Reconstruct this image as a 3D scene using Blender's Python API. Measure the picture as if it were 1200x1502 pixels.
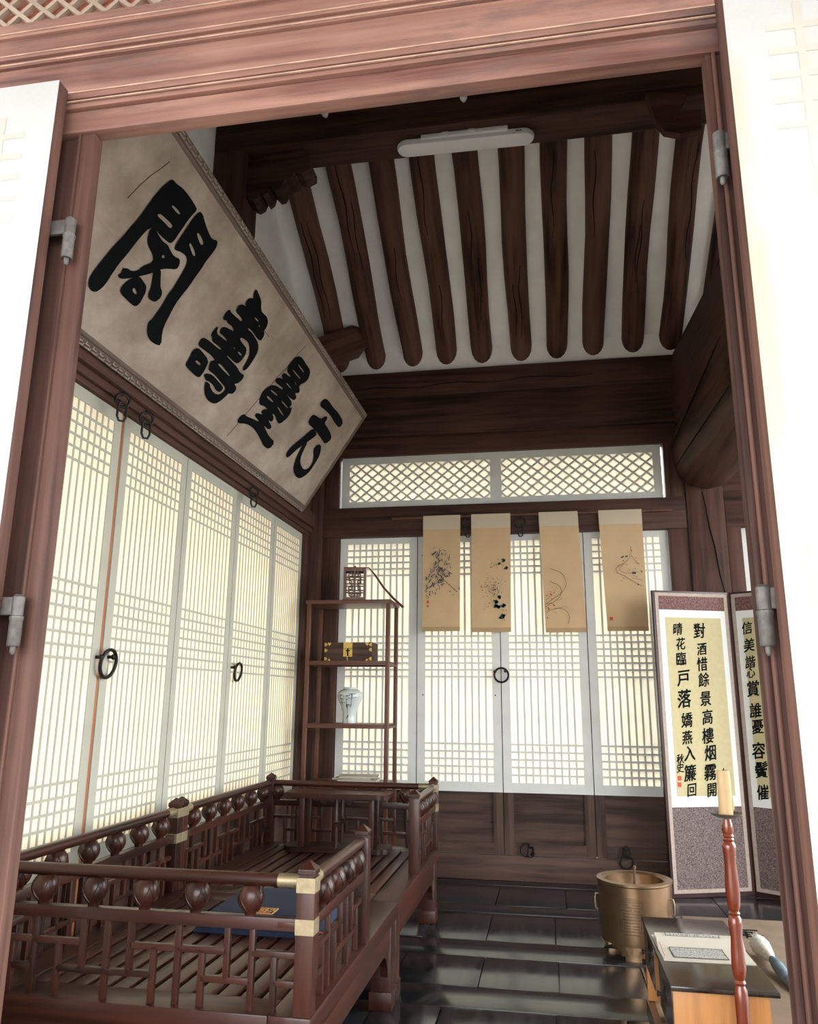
import bpy, bmesh, math, random
from mathutils import Vector, Matrix
random.seed(7)
S = bpy.context.scene
C = S.collection
for o in list(bpy.data.objects): bpy.data.objects.remove(o)

# ------------------------------------------------------------------ camera
YAW, PIT, ROL, FPX, CAMZ = -0.17605772, 0.23516043, 0.00807153, 1138.861, 1.0
_f = Vector((math.sin(YAW)*math.cos(PIT), math.cos(YAW)*math.cos(PIT), math.sin(PIT)))
_r = Vector((math.cos(YAW), -math.sin(YAW), 0)); _u = _r.cross(_f)
RT = math.cos(ROL)*_r + math.sin(ROL)*_u; UP = -math.sin(ROL)*_r + math.cos(ROL)*_u; FW = _f
cam = bpy.data.cameras.new('camera'); camo = bpy.data.objects.new('camera', cam); C.objects.link(camo)
cam.sensor_fit = 'VERTICAL'; cam.sensor_height = 36; cam.lens = FPX/1502*36; cam.clip_start = 0.02
camo.matrix_world = Matrix(((RT.x, UP.x, -FW.x, 0), (RT.y, UP.y, -FW.y, 0), (RT.z, UP.z, -FW.z, CAMZ), (0, 0, 0, 1)))
S.camera = camo
# ------------------------------------------------------------------ world, exposure
w = bpy.data.worlds.new('world'); S.world = w; w.use_nodes = True
bg = w.node_tree.nodes['Background']; bg.inputs[0].default_value = (0.965, 0.985, 1.0, 1); bg.inputs[1].default_value = 8.2
vs = S.view_settings; vs.view_transform = 'Standard'; vs.look = 'None'; vs.gamma = 1; vs.use_curve_mapping = False; vs.exposure = 0.28

# ------------------------------------------------------------------ pixel helpers (photo frame 1200 x 1502)
def ray(x, y): return RT*((x-600)/FPX) + UP*(-(y-751)/FPX) + FW
O = Vector((0, 0, CAMZ))
def atX(x, y, X): d = ray(x, y); return O + d*(X/d.x)
def atY(x, y, Y): d = ray(x, y); return O + d*(Y/d.y)
def atZ(x, y, Z): d = ray(x, y); return O + d*((Z-CAMZ)/d.z)
def atP(x, y, p, n): d = ray(x, y); return O + d*((p-O).dot(n)/d.dot(n))

# ------------------------------------------------------------------ materials
MATS = {}
def newmat(name):
    m = bpy.data.materials.new(name); m.use_nodes = True; nt = m.node_tree
    return m, nt, nt.nodes['Principled BSDF']
def N(nt, t, **k):
    n = nt.nodes.new(t)
    for a, b in k.items(): setattr(n, a, b)
    return n
def L(nt, a, b): nt.links.new(a, b)
def ramp(nt, fac, stops):
    r = N(nt, 'ShaderNodeValToRGB'); e = r.color_ramp.elements
    e[0].position, e[0].color = stops[0][0], (*stops[0][1], 1); e[1].position, e[1].color = stops[-1][0], (*stops[-1][1], 1)
    for p, c in stops[1:-1]: q = e.new(p); q.color = (*c, 1)
    L(nt, fac, r.inputs[0]); return r.outputs[0]
def wood(name, dark, light, axis='X', rough=.55, fine=30., along=1.6, bump=.25, spec=.5, coat=0, stops=(.25, .55, .9), blot=None, rvar=0):
    m, nt, b = newmat(name); MATS[name] = m
    tc = N(nt, 'ShaderNodeTexCoord'); mp = N(nt, 'ShaderNodeMapping'); L(nt, tc.outputs['Object'], mp.inputs[0])
    oi = N(nt, 'ShaderNodeObjectInfo'); cx = N(nt, 'ShaderNodeCombineXYZ')
    mu = N(nt, 'ShaderNodeMath', operation='MULTIPLY'); mu.inputs[1].default_value = 37.; L(nt, oi.outputs['Random'], mu.inputs[0])
    for i in range(3): L(nt, mu.outputs[0], cx.inputs[i])
    L(nt, cx.outputs[0], mp.inputs['Location'])
    sc = [fine]*3; sc['XYZ'.index(axis)] = along; mp.inputs['Scale'].default_value = sc
    n1 = N(nt, 'ShaderNodeTexNoise'); n1.inputs['Scale'].default_value = 1.; n1.inputs['Detail'].default_value = 7; n1.inputs['Roughness'].default_value = .6; n1.inputs['Distortion'].default_value = .4
    L(nt, mp.outputs[0], n1.inputs[0])
    n2 = N(nt, 'ShaderNodeTexNoise'); n2.inputs['Scale'].default_value = 2.3; n2.inputs['Detail'].default_value = 3; L(nt, tc.outputs['Object'], n2.inputs[0])
    mx = N(nt, 'ShaderNodeMath', operation='MULTIPLY_ADD'); L(nt, n2.outputs[0], mx.inputs[0]); mx.inputs[1].default_value = .5; 
    sb = N(nt, 'ShaderNodeMath', operation='MULTIPLY_ADD'); L(nt, n1.outputs[0], sb.inputs[0]); sb.inputs[1].default_value = 1.1; sb.inputs[2].default_value = -.3
    L(nt, sb.outputs[0], mx.inputs[2])
    ad = N(nt, 'ShaderNodeMath', operation='MULTIPLY_ADD'); L(nt, oi.outputs['Random'], ad.inputs[0]); ad.inputs[1].default_value = .16; L(nt, mx.outputs[0], ad.inputs[2])
    mid = tuple((a+c)/2 for a, c in zip(dark, light))
    col = ramp(nt, ad.outputs[0], [(stops[0], dark), (stops[1], mid), (stops[2], light)])
    if blot:   # old weather stains
        mb = N(nt, 'ShaderNodeMapping'); mb.inputs['Scale'].default_value = (2.2, 9, 9); L(nt, tc.outputs['Object'], mb.inputs[0])
        nb = N(nt, 'ShaderNodeTexNoise'); nb.inputs['Scale'].default_value = 1.7; nb.inputs['Detail'].default_value = 6; nb.inputs['Roughness'].default_value = .7; L(nt, mb.outputs[0], nb.inputs[0])
        g = N(nt, 'ShaderNodeMix', data_type='RGBA'); L(nt, ramp(nt, nb.outputs[0], [(.52, (0, 0, 0)), (.70, (.75, .75, .75))]), g.inputs[0]); L(nt, col, g.inputs[6]); g.inputs[7].default_value = (*blot, 1); col = g.outputs[2]
    L(nt, col, b.inputs['Base Color'])
    if rvar:
        mr = N(nt, 'ShaderNodeMapRange'); mr.inputs['From Min'].default_value = .3; mr.inputs['From Max'].default_value = .7; mr.inputs['To Min'].default_value = rough; mr.inputs['To Max'].default_value = rough+rvar
        L(nt, mx.outputs[0], mr.inputs[0])
    b.inputs['Roughness'].default_value = rough; b.inputs['Specular IOR Level'].default_value = spec
    if rvar: L(nt, mr.outputs[0], b.inputs['Roughness'])
    if coat: b.inputs['Coat Weight'].default_value = coat; b.inputs['Coat Roughness'].default_value = .15
    bp = N(nt, 'ShaderNodeBump'); bp.inputs['Strength'].default_value = bump; bp.inputs['Distance'].default_value = .003
    L(nt, n1.outputs[0], bp.inputs['Height']); L(nt, bp.outputs[0], b.inputs['Normal'])
    return m
def woods(key, *a, **k):
    for ax in 'XYZ': wood(key+ax, *a, axis=ax, **k)
def plain(name, col, rough=.6, metal=0., noise=0., scale=12., bump=0., spec=.5, coat=0):
    m, nt, b = newmat(name); MATS[name] = m
    b.inputs['Roughness'].default_value = rough; b.inputs['Metallic'].default_value = metal; b.inputs['Specular IOR Level'].default_value = spec
    if coat: b.inputs['Coat Weight'].default_value = coat; b.inputs['Coat Roughness'].default_value = .08
    tc = N(nt, 'ShaderNodeTexCoord'); n = N(nt, 'ShaderNodeTexNoise'); n.inputs['Scale'].default_value = scale; n.inputs['Detail'].default_value = 6
    L(nt, tc.outputs['Object'], n.inputs[0])
    lo = tuple(c*(1-noise) for c in col); hi = tuple(min(1, c*(1+noise)) for c in col)
    L(nt, ramp(nt, n.outputs[0], [(.3, lo), (.7, hi)]), b.inputs['Base Color'])
    if bump:
        bp = N(nt, 'ShaderNodeBump'); bp.inputs['Strength'].default_value = bump; bp.inputs['Distance'].default_value = .004
        L(nt, n.outputs[0], bp.inputs['Height']); L(nt, bp.outputs[0], b.inputs['Normal'])
    return m
def paper(name, col, trans, stain=None):
    m, nt, b = newmat(name); MATS[name] = m
    tc = N(nt, 'ShaderNodeTexCoord'); n = N(nt, 'ShaderNodeTexNoise'); n.inputs['Scale'].default_value = 7; n.inputs['Detail'].default_value = 5
    L(nt, tc.outputs['Object'], n.inputs[0])
    v = N(nt, 'ShaderNodeTexNoise'); v.inputs['Scale'].default_value = 150; v.inputs['Detail'].default_value = 2; L(nt, tc.outputs['Object'], v.inputs[0])
    a = N(nt, 'ShaderNodeMath', operation='MULTIPLY_ADD'); L(nt, v.outputs[0], a.inputs[0]); a.inputs[1].default_value = .35; L(nt, n.outputs[0], a.inputs[2])
    c = ramp(nt, a.outputs[0], [(.42, tuple(x*.9 for x in col)), (.85, col)])
    t = N(nt, 'ShaderNodeBsdfTranslucent'); L(nt, c, t.inputs[0])
    d = N(nt, 'ShaderNodeBsdfDiffuse')
    if stain:   # old water stains running down the sheet
        mp = N(nt, 'ShaderNodeMapping'); mp.inputs['Scale'].default_value = (7, 7, 1.1); L(nt, tc.outputs['Object'], mp.inputs[0])
        k = N(nt, 'ShaderNodeTexNoise'); k.inputs['Scale'].default_value = 1.4; k.inputs['Detail'].default_value = 5; L(nt, mp.outputs[0], k.inputs[0])
        g = N(nt, 'ShaderNodeMix', data_type='RGBA'); L(nt, ramp(nt, k.outputs[0], [(.50, (0, 0, 0)), (.66, (1, 1, 1))]), g.inputs[0]); L(nt, c, g.inputs[6]); g.inputs[7].default_value = (*stain, 1); c = g.outputs[2]
    L(nt, c, d.inputs[0])
    mx = N(nt, 'ShaderNodeMixShader'); mx.inputs[0].default_value = trans
    L(nt, d.outputs[0], mx.inputs[1]); L(nt, t.outputs[0], mx.inputs[2])
    L(nt, mx.outputs[0], nt.nodes['Material Output'].inputs[0])
    return m
woods('dark', (.022, .010, .007), (.088, .042, .030), rough=.6, spec=.2, stops=(.36, .53, .76))              # old posts and beams
woods('front', (.095, .036, .028), (.31, .165, .128), rough=.6, spec=.25, fine=26, along=1.0, bump=.7, stops=(.36, .52, .74), blot=(.105, .075, .07))   # entrance frame
woods('leafedge', (.030, .013, .010), (.125, .062, .047), rough=.6, spec=.2, fine=30, along=1., bump=.5, stops=(.36, .53, .76))
woods('rafter', (.030, .012, .008), (.145, .072, .052), rough=.65, spec=.2, fine=24, stops=(.36, .52, .78), bump=.5)
woods('red', (.010, .003, .002), (.055, .0155, .009), rough=.38, fine=45, bump=.1, spec=.32, coat=.16, stops=(.34, .54, .80))  # daybed
woods('shelf', (.045, .014, .008), (.12, .042, .025), rough=.4, bump=.1)
woods('panel', (.024, .013, .010), (.095, .055, .042), rough=.6, spec=.2, fine=22, stops=(.36, .53, .76))
woods('orange', (.20, .065, .016), (.50, .22, .065), rough=.4, fine=16, along=.9, bump=.05, stops=(.36, .50, .68))
woods('floor', (.004, .0045, .006), (.022, .022, .024), rough=.12, fine=26, bump=.12, spec=.5, rvar=.10)
woods('candle', (.085, .012, .005), (.23, .042, .014), rough=.22, fine=20, bump=.03, coat=.5)
woods('strip', (.26, .07, .02), (.5, .19, .07), rough=.5)
woods('desktop', (.012, .007, .006), (.045, .028, .022), rough=.15, fine=14, bump=.03, spec=.6)
woods('transombar', (.26, .19, .14), (.42, .33, .26), rough=.7)
woods('transomboard', (.33, .09, .06), (.55, .22, .15), rough=.7)
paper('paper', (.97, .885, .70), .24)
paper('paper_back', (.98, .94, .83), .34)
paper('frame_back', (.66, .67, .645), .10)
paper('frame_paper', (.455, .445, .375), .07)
paper('leaf_paper', (.47, .465, .455), .05, stain=(.46, .395, .29))
plain('leaf_bar', (.43, .40, .35), .9, noise=.08)
plain('plaster', (.92, .92, .91), .95, noise=.06, scale=6, bump=.3)
plain('plaster_out', (.7, .66, .58), .95, noise=.05)
plain('iron', (.016, .013, .012), .45, metal=.6, noise=.3, scale=60)
plain('grey_iron', (.10, .092, .085), .6, metal=.5, noise=.3, scale=80, bump=.3)
plain('brass', (.33, .27, .17), .5, metal=.8, noise=.2, scale=50)
plain('gold', (.55, .40, .13), .38, metal=1., noise=.25, scale=90)
plain('engraved', (.10, .07, .04), .5, metal=.7)
plain('brassdull', (.235, .150, .085), .33, metal=.85, noise=.2, scale=14)
plain('ink', (.005, .006, .007), .9, spec=.08)
plain('white_plastic', (.72, .73, .76), .35)
plain('granite', (.20, .18, .155), .9, noise=.15, scale=30)
plain('cloth', (.62, .44, .24), .9, noise=.06, scale=25)
plain('celadon', (.52, .57, .55), .18, noise=.08, scale=9, coat=.6)
plain('blue', (.006, .016, .045), .85, noise=.25, scale=120, bump=.2)
plain('thread', (.50, .25, .10), .8)
plain('khaki', (.47, .41, .235), .9, noise=.05, scale=40)
plain('silkwhite', (.66, .68, .66), .85, noise=.03)
plain('mat', (.19, .135, .09), .75, noise=.2, scale=8)
plain('seal', (.45, .07, .04), .8)
plain('leafgreen', (.05, .11, .10), .9, noise=.4, scale=60)
plain('leafblue', (.035, .05, .085), .9, noise=.4, scale=60)
plain('inkbrown', (.10, .05, .035), .9)
plain('wax', (.55, .38, .19), .5, noise=.12, scale=12)
plain('dish', (.22, .19, .17), .4, metal=.7, noise=.15)
plain('bristle', (.62, .60, .55), .95, noise=.2, scale=90, bump=.4)
plain('bluegrey', (.10, .15, .19), .6, noise=.5, scale=30)
plain('screen_edge', (.035, .010, .010), .4)
plain('screen_trim', (.36, .29, .25), .8, noise=.12, scale=60)
plain('bamboo', (.10, .042, .028), .5, noise=.25, scale=40)
plain('ash', (.35, .25, .2), .9, noise=.2)

def brocade(name, a, c, sc):
    m, nt, b = newmat(name); MATS[name] = m
    tc = N(nt, 'ShaderNodeTexCoord'); v = N(nt, 'ShaderNodeTexNoise'); v.inputs['Scale'].default_value = sc; v.inputs['Detail'].default_value = 1; v.inputs['Distortion'].default_value = 1.5
    L(nt, tc.outputs['Object'], v.inputs[0]); L(nt, ramp(nt, v.outputs[0], [(.46, a), (.56, c)]), b.inputs['Base Color']); b.inputs['Roughness'].default_value = .8
brocade('brocade', (.060, .038, .042), (.21, .16, .145), 210)
brocade('brocade_top', (.085, .028, .028), (.20, .115, .095), 180)
def signboard():
    m, nt, b = newmat('signboard'); MATS['signboard'] = m
    tc = N(nt, 'ShaderNodeTexCoord')
    n = N(nt, 'ShaderNodeTexNoise'); n.inputs['Scale'].default_value = 3.2; n.inputs['Detail'].default_value = 8; n.inputs['Roughness'].default_value = .65; L(nt, tc.outputs['Object'], n.inputs[0])
    c1 = ramp(nt, n.outputs[0], [(.32, (.24, .185, .15)), (.5, (.36, .295, .245)), (.66, (.48, .41, .35))])
    mp = N(nt, 'ShaderNodeMapping'); mp.inputs['Scale'].default_value = (9, 3, 9); mp.inputs['Rotation'].default_value = (.5, .3, .2); L(nt, tc.outputs['Object'], mp.inputs[0])
    s = N(nt, 'ShaderNodeTexNoise'); s.inputs['Scale'].default_value = 2.2; s.inputs['Detail'].default_value = 9; s.inputs['Roughness'].default_value = .75; L(nt, mp.outputs[0], s.inputs[0])
    k = ramp(nt, s.outputs[0], [(.66, (0, 0, 0)), (.72, (1, 1, 1))])
    mx = N(nt, 'ShaderNodeMix', data_type='RGBA'); L(nt, k, mx.inputs[0]); L(nt, c1, mx.inputs[6]); mx.inputs[7].default_value = (.52, .47, .42, 1)
    L(nt, mx.outputs[2], b.inputs['Base Color']); b.inputs['Roughness'].default_value = .8
signboard()
def print_page():
    m, nt, b = newmat('print_page'); MATS['print_page'] = m
    tc = N(nt, 'ShaderNodeTexCoord'); mp = N(nt, 'ShaderNodeMapping'); mp.inputs['Scale'].default_value = (150, 55, 1); L(nt, tc.outputs['Object'], mp.inputs[0])
    n = N(nt, 'ShaderNodeTexNoise'); n.inputs['Scale'].default_value = 2; n.inputs['Detail'].default_value = 2; L(nt, mp.outputs[0], n.inputs[0])
    L(nt, ramp(nt, n.outputs[0], [(.40, (.17, .165, .16)), (.52, (.36, .345, .32))]), b.inputs['Base Color']); b.inputs['Roughness'].default_value = .9
print_page()
plain('worn_highlight', (.42, .27, .20), .8, noise=.35, scale=14)  # pale edge wear with the highlight put into the colour
woods('signframe', (.075, .052, .042), (.19, .145, .118), rough=.7)
plain('page', (.44, .40, .335), .9, noise=.06, scale=15)

# ------------------------------------------------------------------ mesh builder
class B:
    def __init__(s): s.v = []; s.f = []
    def add(s, v, f):
        n = len(s.v); s.v += [Vector(p) for p in v]; s.f += [[i+n for i in q] for q in f]; return s
    def box(s, x0, x1, y0, y1, z0, z1, ch=0):
        if ch <= 0:
            v = [(x, y, z) for z in (z0, z1) for y in (y0, y1) for x in (x0, x1)]
            return s.add(v, [(0, 2, 3, 1), (4, 5, 7, 6), (0, 1, 5, 4), (2, 6, 7, 3), (0, 4, 6, 2), (1, 3, 7, 5)])
        bm = bmesh.new(); bmesh.ops.create_cube(bm, size=1)
        for p in bm.verts: p.co = Vector(((x0+x1)/2+p.co.x*(x1-x0), (y0+y1)/2+p.co.y*(y1-y0), (z0+z1)/2+p.co.z*(z1-z0)))
        bmesh.ops.bevel(bm, geom=bm.edges[:], offset=ch, segments=2, affect='EDGES', profile=.6)
        bm.verts.index_update(); s.add([p.co.copy() for p in bm.verts], [[q.index for q in f.verts] for f in bm.faces]); bm.free(); return s
    def bar(s, a, b, wd, th, nrm=(0, -1, 0)):
        a = Vector(a); b = Vector(b); d = (b-a).normalized(); n = Vector(nrm).normalized(); t = d.cross(n).normalized(); n = t.cross(d)
        v = [p+t*(i*wd/2)+n*(j*th/2) for p in (a, b) for i, j in ((-1, -1), (1, -1), (1, 1), (-1, 1))]
        return s.add(v, [(0, 1, 2, 3), (7, 6, 5, 4), (0, 4, 5, 1), (1, 5, 6, 2), (2, 6, 7, 3), (3, 7, 4, 0)])
    def lathe(s, prof, n=20, cx=0, cy=0, mod=None):
        v = []; f = []
        for r, z in prof:
            for k in range(n):
                a = 2*math.pi*k/n; q = r*(mod(a, z) if mod else 1); v.append((cx+q*math.cos(a), cy+q*math.sin(a), z))
        for i in range(len(prof)-1):
            for k in range(n): f.append((i*n+k, i*n+(k+1) % n, (i+1)*n+(k+1) % n, (i+1)*n+k))
        f.append(tuple(range(n-1, -1, -1))); f.append(tuple((len(prof)-1)*n+k for k in range(n)))
        return s.add(v, f)
    def tube(s, pts, r, n=10, closed=False):
        pts = [Vector(p) for p in pts]; m = len(pts); v = []; f = []; last = None
        for i, p in enumerate(pts):
            d = (pts[(i+1) % m]-pts[i-1]) if closed else (pts[min(i+1, m-1)]-pts[max(i-1, 0)])
            d.normalize()
            if last is None: x = d.cross(Vector((0, 0, 1)) if abs(d.z) < .9 else Vector((1, 0, 0))).normalized()
            else: x = (last-d*last.dot(d)).normalized()
            last = x; y = d.cross(x); rr = r[i] if isinstance(r, (list, tuple)) else r
            for k in range(n):
                a = 2*math.pi*k/n; v.append(p+x*rr*math.cos(a)+y*rr*math.sin(a))
        for i in range(m if closed else m-1):
            for k in range(n): f.append((i*n+k, i*n+(k+1) % n, ((i+1) % m)*n+(k+1) % n, ((i+1) % m)*n+k))
        if not closed: f.append(tuple(range(n-1, -1, -1))); f.append(tuple((m-1)*n+k for k in range(n)))
        return s.add(v, f)
    def prism(s, poly, ax, a0, a1):
        # poly: list of 2D points; ax: extrusion axis
        def P(p, t): return {'X': (t, p[0], p[1]), 'Y': (p[0], t, p[1]), 'Z': (p[0], p[1], t)}[ax]
        n = len(poly); v = [P(p, a0) for p in poly]+[P(p, a1) for p in poly]
        f = [tuple(range(n)), tuple(range(2*n-1, n-1, -1))]+[(i, i+n, (i+1) % n+n, (i+1) % n) for i in range(n)]
        return s.add(v, f)
MC = {}
def obj(name, b, mat, parent=None, loc=(0, 0, 0), smooth=False, rot=None, key=None):
    if key is not None and (key, mat) in MC: me = MC[(key, mat)]
    else:
        me = bpy.data.meshes.new(name); me.from_pydata([tuple(p) for p in b.v], [], b.f)
        bm = bmesh.new(); bm.from_mesh(me); bmesh.ops.recalc_face_normals(bm, faces=bm.faces); bm.to_mesh(me); bm.free()
        me.materials.append(MATS[mat])
        if smooth:
            me.polygons.foreach_set('use_smooth', [True]*len(me.polygons))
            try: me.set_sharp_from_angle(angle=math.radians(38))
            except Exception: pass
        if key is not None: MC[(key, mat)] = me
    o = bpy.data.objects.new(name, me); C.objects.link(o); o.location = loc
    if rot: o.rotation_euler = rot
    if parent: o.parent = parent
    return o
def bx(name, mat, parent, x0, x1, y0, y1, z0, z1, ch=0):
    """axis-aligned box object centred on its own origin, mesh shared by size"""
    dx, dy, dz = round(x1-x0, 4), round(y1-y0, 4), round(z1-z0, 4)
    return obj(name, B().box(-dx/2, dx/2, -dy/2, dy/2, -dz/2, dz/2, ch), mat, parent, ((x0+x1)/2, (y0+y1)/2, (z0+z1)/2), smooth=ch > 0, key=('bx', dx, dy, dz, ch))
def tag(o, label, cat=None, group=None, kind=None):
    o['label'] = label
    if cat: o['category'] = cat
    if group: o['group'] = group
    if kind: o['kind'] = kind
    return o
def empty(name, loc=(0, 0, 0), rz=0):
    o = bpy.data.objects.new(name, None); C.objects.link(o); o.location = loc; o.rotation_euler = (0, 0, rz); o.empty_display_size = .1; return o
def thing(name, label, cat, loc=(0, 0, 0), rz=0, group=None): return tag(empty(name, loc, rz), label, cat, group)
def struct(name, label, loc=(0, 0, 0), rz=0): return tag(empty(name, loc, rz), label, 'building part', kind='structure')
def fillcurve(polys):
    """2D outlines (even-odd holes) -> (verts, faces)"""
    cu = bpy.data.curves.new('t', 'CURVE'); cu.dimensions = '2D'; cu.fill_mode = 'BOTH'
    for p in polys:
        sp = cu.splines.new('POLY'); sp.points.add(len(p)-1); sp.use_cyclic_u = True
        for q, c in zip(sp.points, p): q.co = (c[0], c[1], 0, 1)
    return curve_mesh(cu)
def curve_mesh(cu):
    o = bpy.data.objects.new('t', cu); C.objects.link(o); dg = bpy.context.evaluated_depsgraph_get()
    me = bpy.data.meshes.new_from_object(o.evaluated_get(dg))
    v = [p.co.copy() for p in me.vertices]; f = [list(q.vertices) for q in me.polygons]
    bpy.data.objects.remove(o); bpy.data.curves.remove(cu); bpy.data.meshes.remove(me); return v, f
GL = {}
def glyph(ch, bold=0):
    if ch not in GL:
        cu = bpy.data.curves.new('t', 'FONT'); cu.body = ch; cu.size = 1; cu.offset = bold; cu.resolution_u = 3
        v, f = curve_mesh(cu)
        if v:
            x0 = min(p.x for p in v); x1 = max(p.x for p in v); y0 = min(p.y for p in v); y1 = max(p.y for p in v)
            v = [((p.x-(x0+x1)/2), (p.y-(y0+y1)/2)) for p in v]
        GL[ch] = (v, f)
    return GL[ch]
def chaikin(p, closed=True, it=1):
    for _ in range(it):
        q = []; n = len(p)
        for i in range(n if closed else n-1):
            a, b = p[i], p[(i+1) % n]
            q += [(a[0]*.75+b[0]*.25, a[1]*.75+b[1]*.25), (a[0]*.25+b[0]*.75, a[1]*.25+b[1]*.75)]
        p = q if closed else [p[0]]+q+[p[-1]]
    return p

YB, XL = 4.807, -1.50
# ================================================================== GROUND AND SHELL
tag(obj('ground', B().box(-25, 25, -25, 25, -.5, -.36), 'granite'), 'pale granite yard around the house', 'ground', kind='structure')
# floor: long joists across, short boards between
fl = struct('floor', 'dark polished wooden floor of joists and short boards')
bx('subfloor', 'floorX', fl, -1.6, 2.3, 1.2, 4.95, -.12, -.03)
js = [(1.30, 1.42), (1.78, 1.93), (2.30, 2.44), (2.885, 3.085), (3.42, 3.64), (4.08, 4.235), (4.66, 4.80)]
for a, b in js: bx('floor_joist', 'floorX', fl, -1.58, 2.25, a+.002, b-.002, -.05, 0, .003)
seamX = {3: [-1.2, -.9, -.6, -.286, .001, .31, .62, .93, 1.25, 1.6, 1.95], 4: [-1.25, -.9, -.57, -.3, -.008, .28, .6, .95, 1.3, 1.7], 5: [-1.2, -.85, -.3, .05, .42, .8, 1.2, 1.65]}
for i in range(len(js)-1):
    xs = [-1.58]+(seamX.get(i) or [-1.25+.3*k+.04*math.sin(k*3.1+i) for k in range(11)])+[2.25]
    for a, b in zip(xs, xs[1:]):
        d = random.uniform(-.0015, .001)
        bx('floor_board', 'floorY', fl, a+.0015, b-.0015, js[i][1]+.001, js[i+1][0]-.001, -.05, round(d, 3), .003)
# ---------------------------------------------------------------- ceiling
RS = .636; RB = 3.235
def axz(Y): return RB+RS*(4.70-Y)
ce = struct('ceiling', 'sloping white plaster ceiling with round dark rafters')
RY, RZ = 2.5, axz(2.5); EY, EZ = -1.35, 2.40   # ridge, unseen front eave added deep and low to shade the entrance
obj('plaster_slope', B().prism([(4.95, axz(4.95)+.015), (RY, RZ+.015), (RY, RZ+.15), (4.95, axz(4.95)+.15)], 'X', -1.62, 2.35), 'plaster', ce)
obj('front_slope_shade_eave', B().prism([(RY, RZ+.015), (EY, EZ), (EY, EZ+.15), (RY, RZ+.15)], 'X', -2.9, 3.4), 'darkY', ce)
obj('plaster_band', B().prism([(4.735, 3.10), (4.70, axz(4.70)+.03), (4.86, axz(4.70)+.03), (4.86, 3.10)], 'X', -1.5, 2.25), 'plaster', ce)
rx = [-1.318, -1.068, -.826, -.592, -.358, -.112, .122, .354, .59, .823, 1.06, 1.30, 1.54, 1.78, 2.02]
RA = -math.atan(RS); RK = math.sqrt(1+RS*RS)
for i, x in enumerate(rx):
    def cen(u): return (.006*math.sin(u*4.5+i*2), .004*math.sin(u*6+i))     # slight natural bend, u along the timber
    def rad(u): return .0705-.003*u+.002*math.sin(u*8+i*5)
    us = [1.02-k*.19*RK*.99 for k in range(13)]
    b = B().tube([(cen(u)[0], u, cen(u)[1]) for u in us], [rad(u) for u in us], 16)
    obj('rafter', b, 'rafterY', ce, (x, 4.0, axz(4.0)), smooth=True, rot=(RA, 0, 0))
    for k in range(random.choice((1, 2))):   # drying checks along the timber
        u0 = random.uniform(-.1, .75); a = random.uniform(-2.0, -1.1); n = random.randint(5, 10); q = B()
        p = []
        for m in range(n):
            u = u0-m*.07; aa = a+.10*math.sin(m*1.3+i)+.02*m; c = cen(u); p.append((c[0]+(rad(u)+.0005)*math.cos(aa), u, c[1]+(rad(u)+.0005)*math.sin(aa)))
        for m in range(n-1): q.bar(p[m], p[m+1], .0016+.0035*math.sin(math.pi*(m+.5)/n), .003, (math.cos(a), 0, math.sin(a)))
        obj('drying_check', q, 'ink', ce, (x, 4.0, axz(4.0)), rot=(RA, 0, 0))
# ---------------------------------------------------------------- walls
wb = struct('wall_back', 'back wall of dark timber framing')
def wbx(n, m, *a, ch=.004, p=wb): return bx(n, m, p, *a, ch)
wbx('wall_beam', 'darkX', -1.5, .84, 4.70, 4.86, 2.94, 3.10)
wbx('wall_beam', 'darkX', -1.5, .84, 4.735, 4.86, 2.672, 2.938)
wbx('wall_beam', 'darkX', .84, 2.25, 4.74, 4.86, 2.672, 3.10)
obj('beam_crack', B().tube([(-1.2+.14*k, 4.699, 2.985+.012*math.sin(k*1.7)+.002*k) for k in range(12)], [.001+.0025*abs(math.sin(k*.9)) for k in range(12)], 6), 'ink', wb)
wbx('head_rail', 'darkX', -1.42, .84, 4.765, 4.86, 2.545, 2.672)
wbx('lintel', 'darkX', -1.42, .845, 4.755, 4.86, 2.003, 2.197)
for a, b in ((-1.415, -1.305), (.74, .846)):
    wbx('jamb', 'darkZ', a, b, 4.765, 4.86, .0, 2.003); wbx('jamb', 'darkZ', a, b-(.008 if b < 0 else 0), 4.765, 4.86, 2.197, 2.545)
wbx('sill', 'panelX', -1.305, .74, 4.775, 4.86, .0, .132)
# the next bay
wbx('lintel', 'darkX', 1.069, 2.25, 4.765, 4.86, 2.003, 2.197); wbx('head_rail', 'darkX', 1.069, 2.25, 4.775, 4.86, 2.197, 2.672)
wbx('jamb', 'darkZ', 1.069, 1.151, 4.765, 4.86, 0, 2.003); wbx('jamb', 'darkZ', 2.13, 2.25, 4.765, 4.86, 0, 2.003); wbx('sill', 'panelX', 1.151, 2.13, 4.775, 4.86, 0, .132)
cp = struct('post_corner', 'dark corner post between the two paper walls')
bx('post', 'darkZ', cp, -1.62, -1.415, 4.70, 4.90, -.05, 3.2, .012)
bp_ = struct('post_back', 'dark square post under the big curved log')
bx('post', 'darkZ', bp_, .850, 1.066, 4.752, 4.90, -.05, 2.45, .008)
obj('post_crack', B().tube([(.945+.011*k+.003*math.sin(k*1.9), 4.751, 2.22-.085*k) for k in range(9)], [.001+.0025*math.sin(.3+k*.33) for k in range(9)], 6), 'ink', bp_)
wl = struct('wall_left', 'left wall with dark lintel below white plaster')
bx('wall_rail', 'darkY', wl, XL-.02, XL+.02, 1.2, 4.70, 2.15, 2.42, .004)
bx('lintel', 'darkY', wl, XL-.12, XL+.055, 1.2, 4.70, 2.052, 2.15, .006); bx('lintel_moulding', 'darkY', wl, XL-.12, XL+.035, 1.2, 4.70, 2.022, 2.052, .004)
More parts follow.
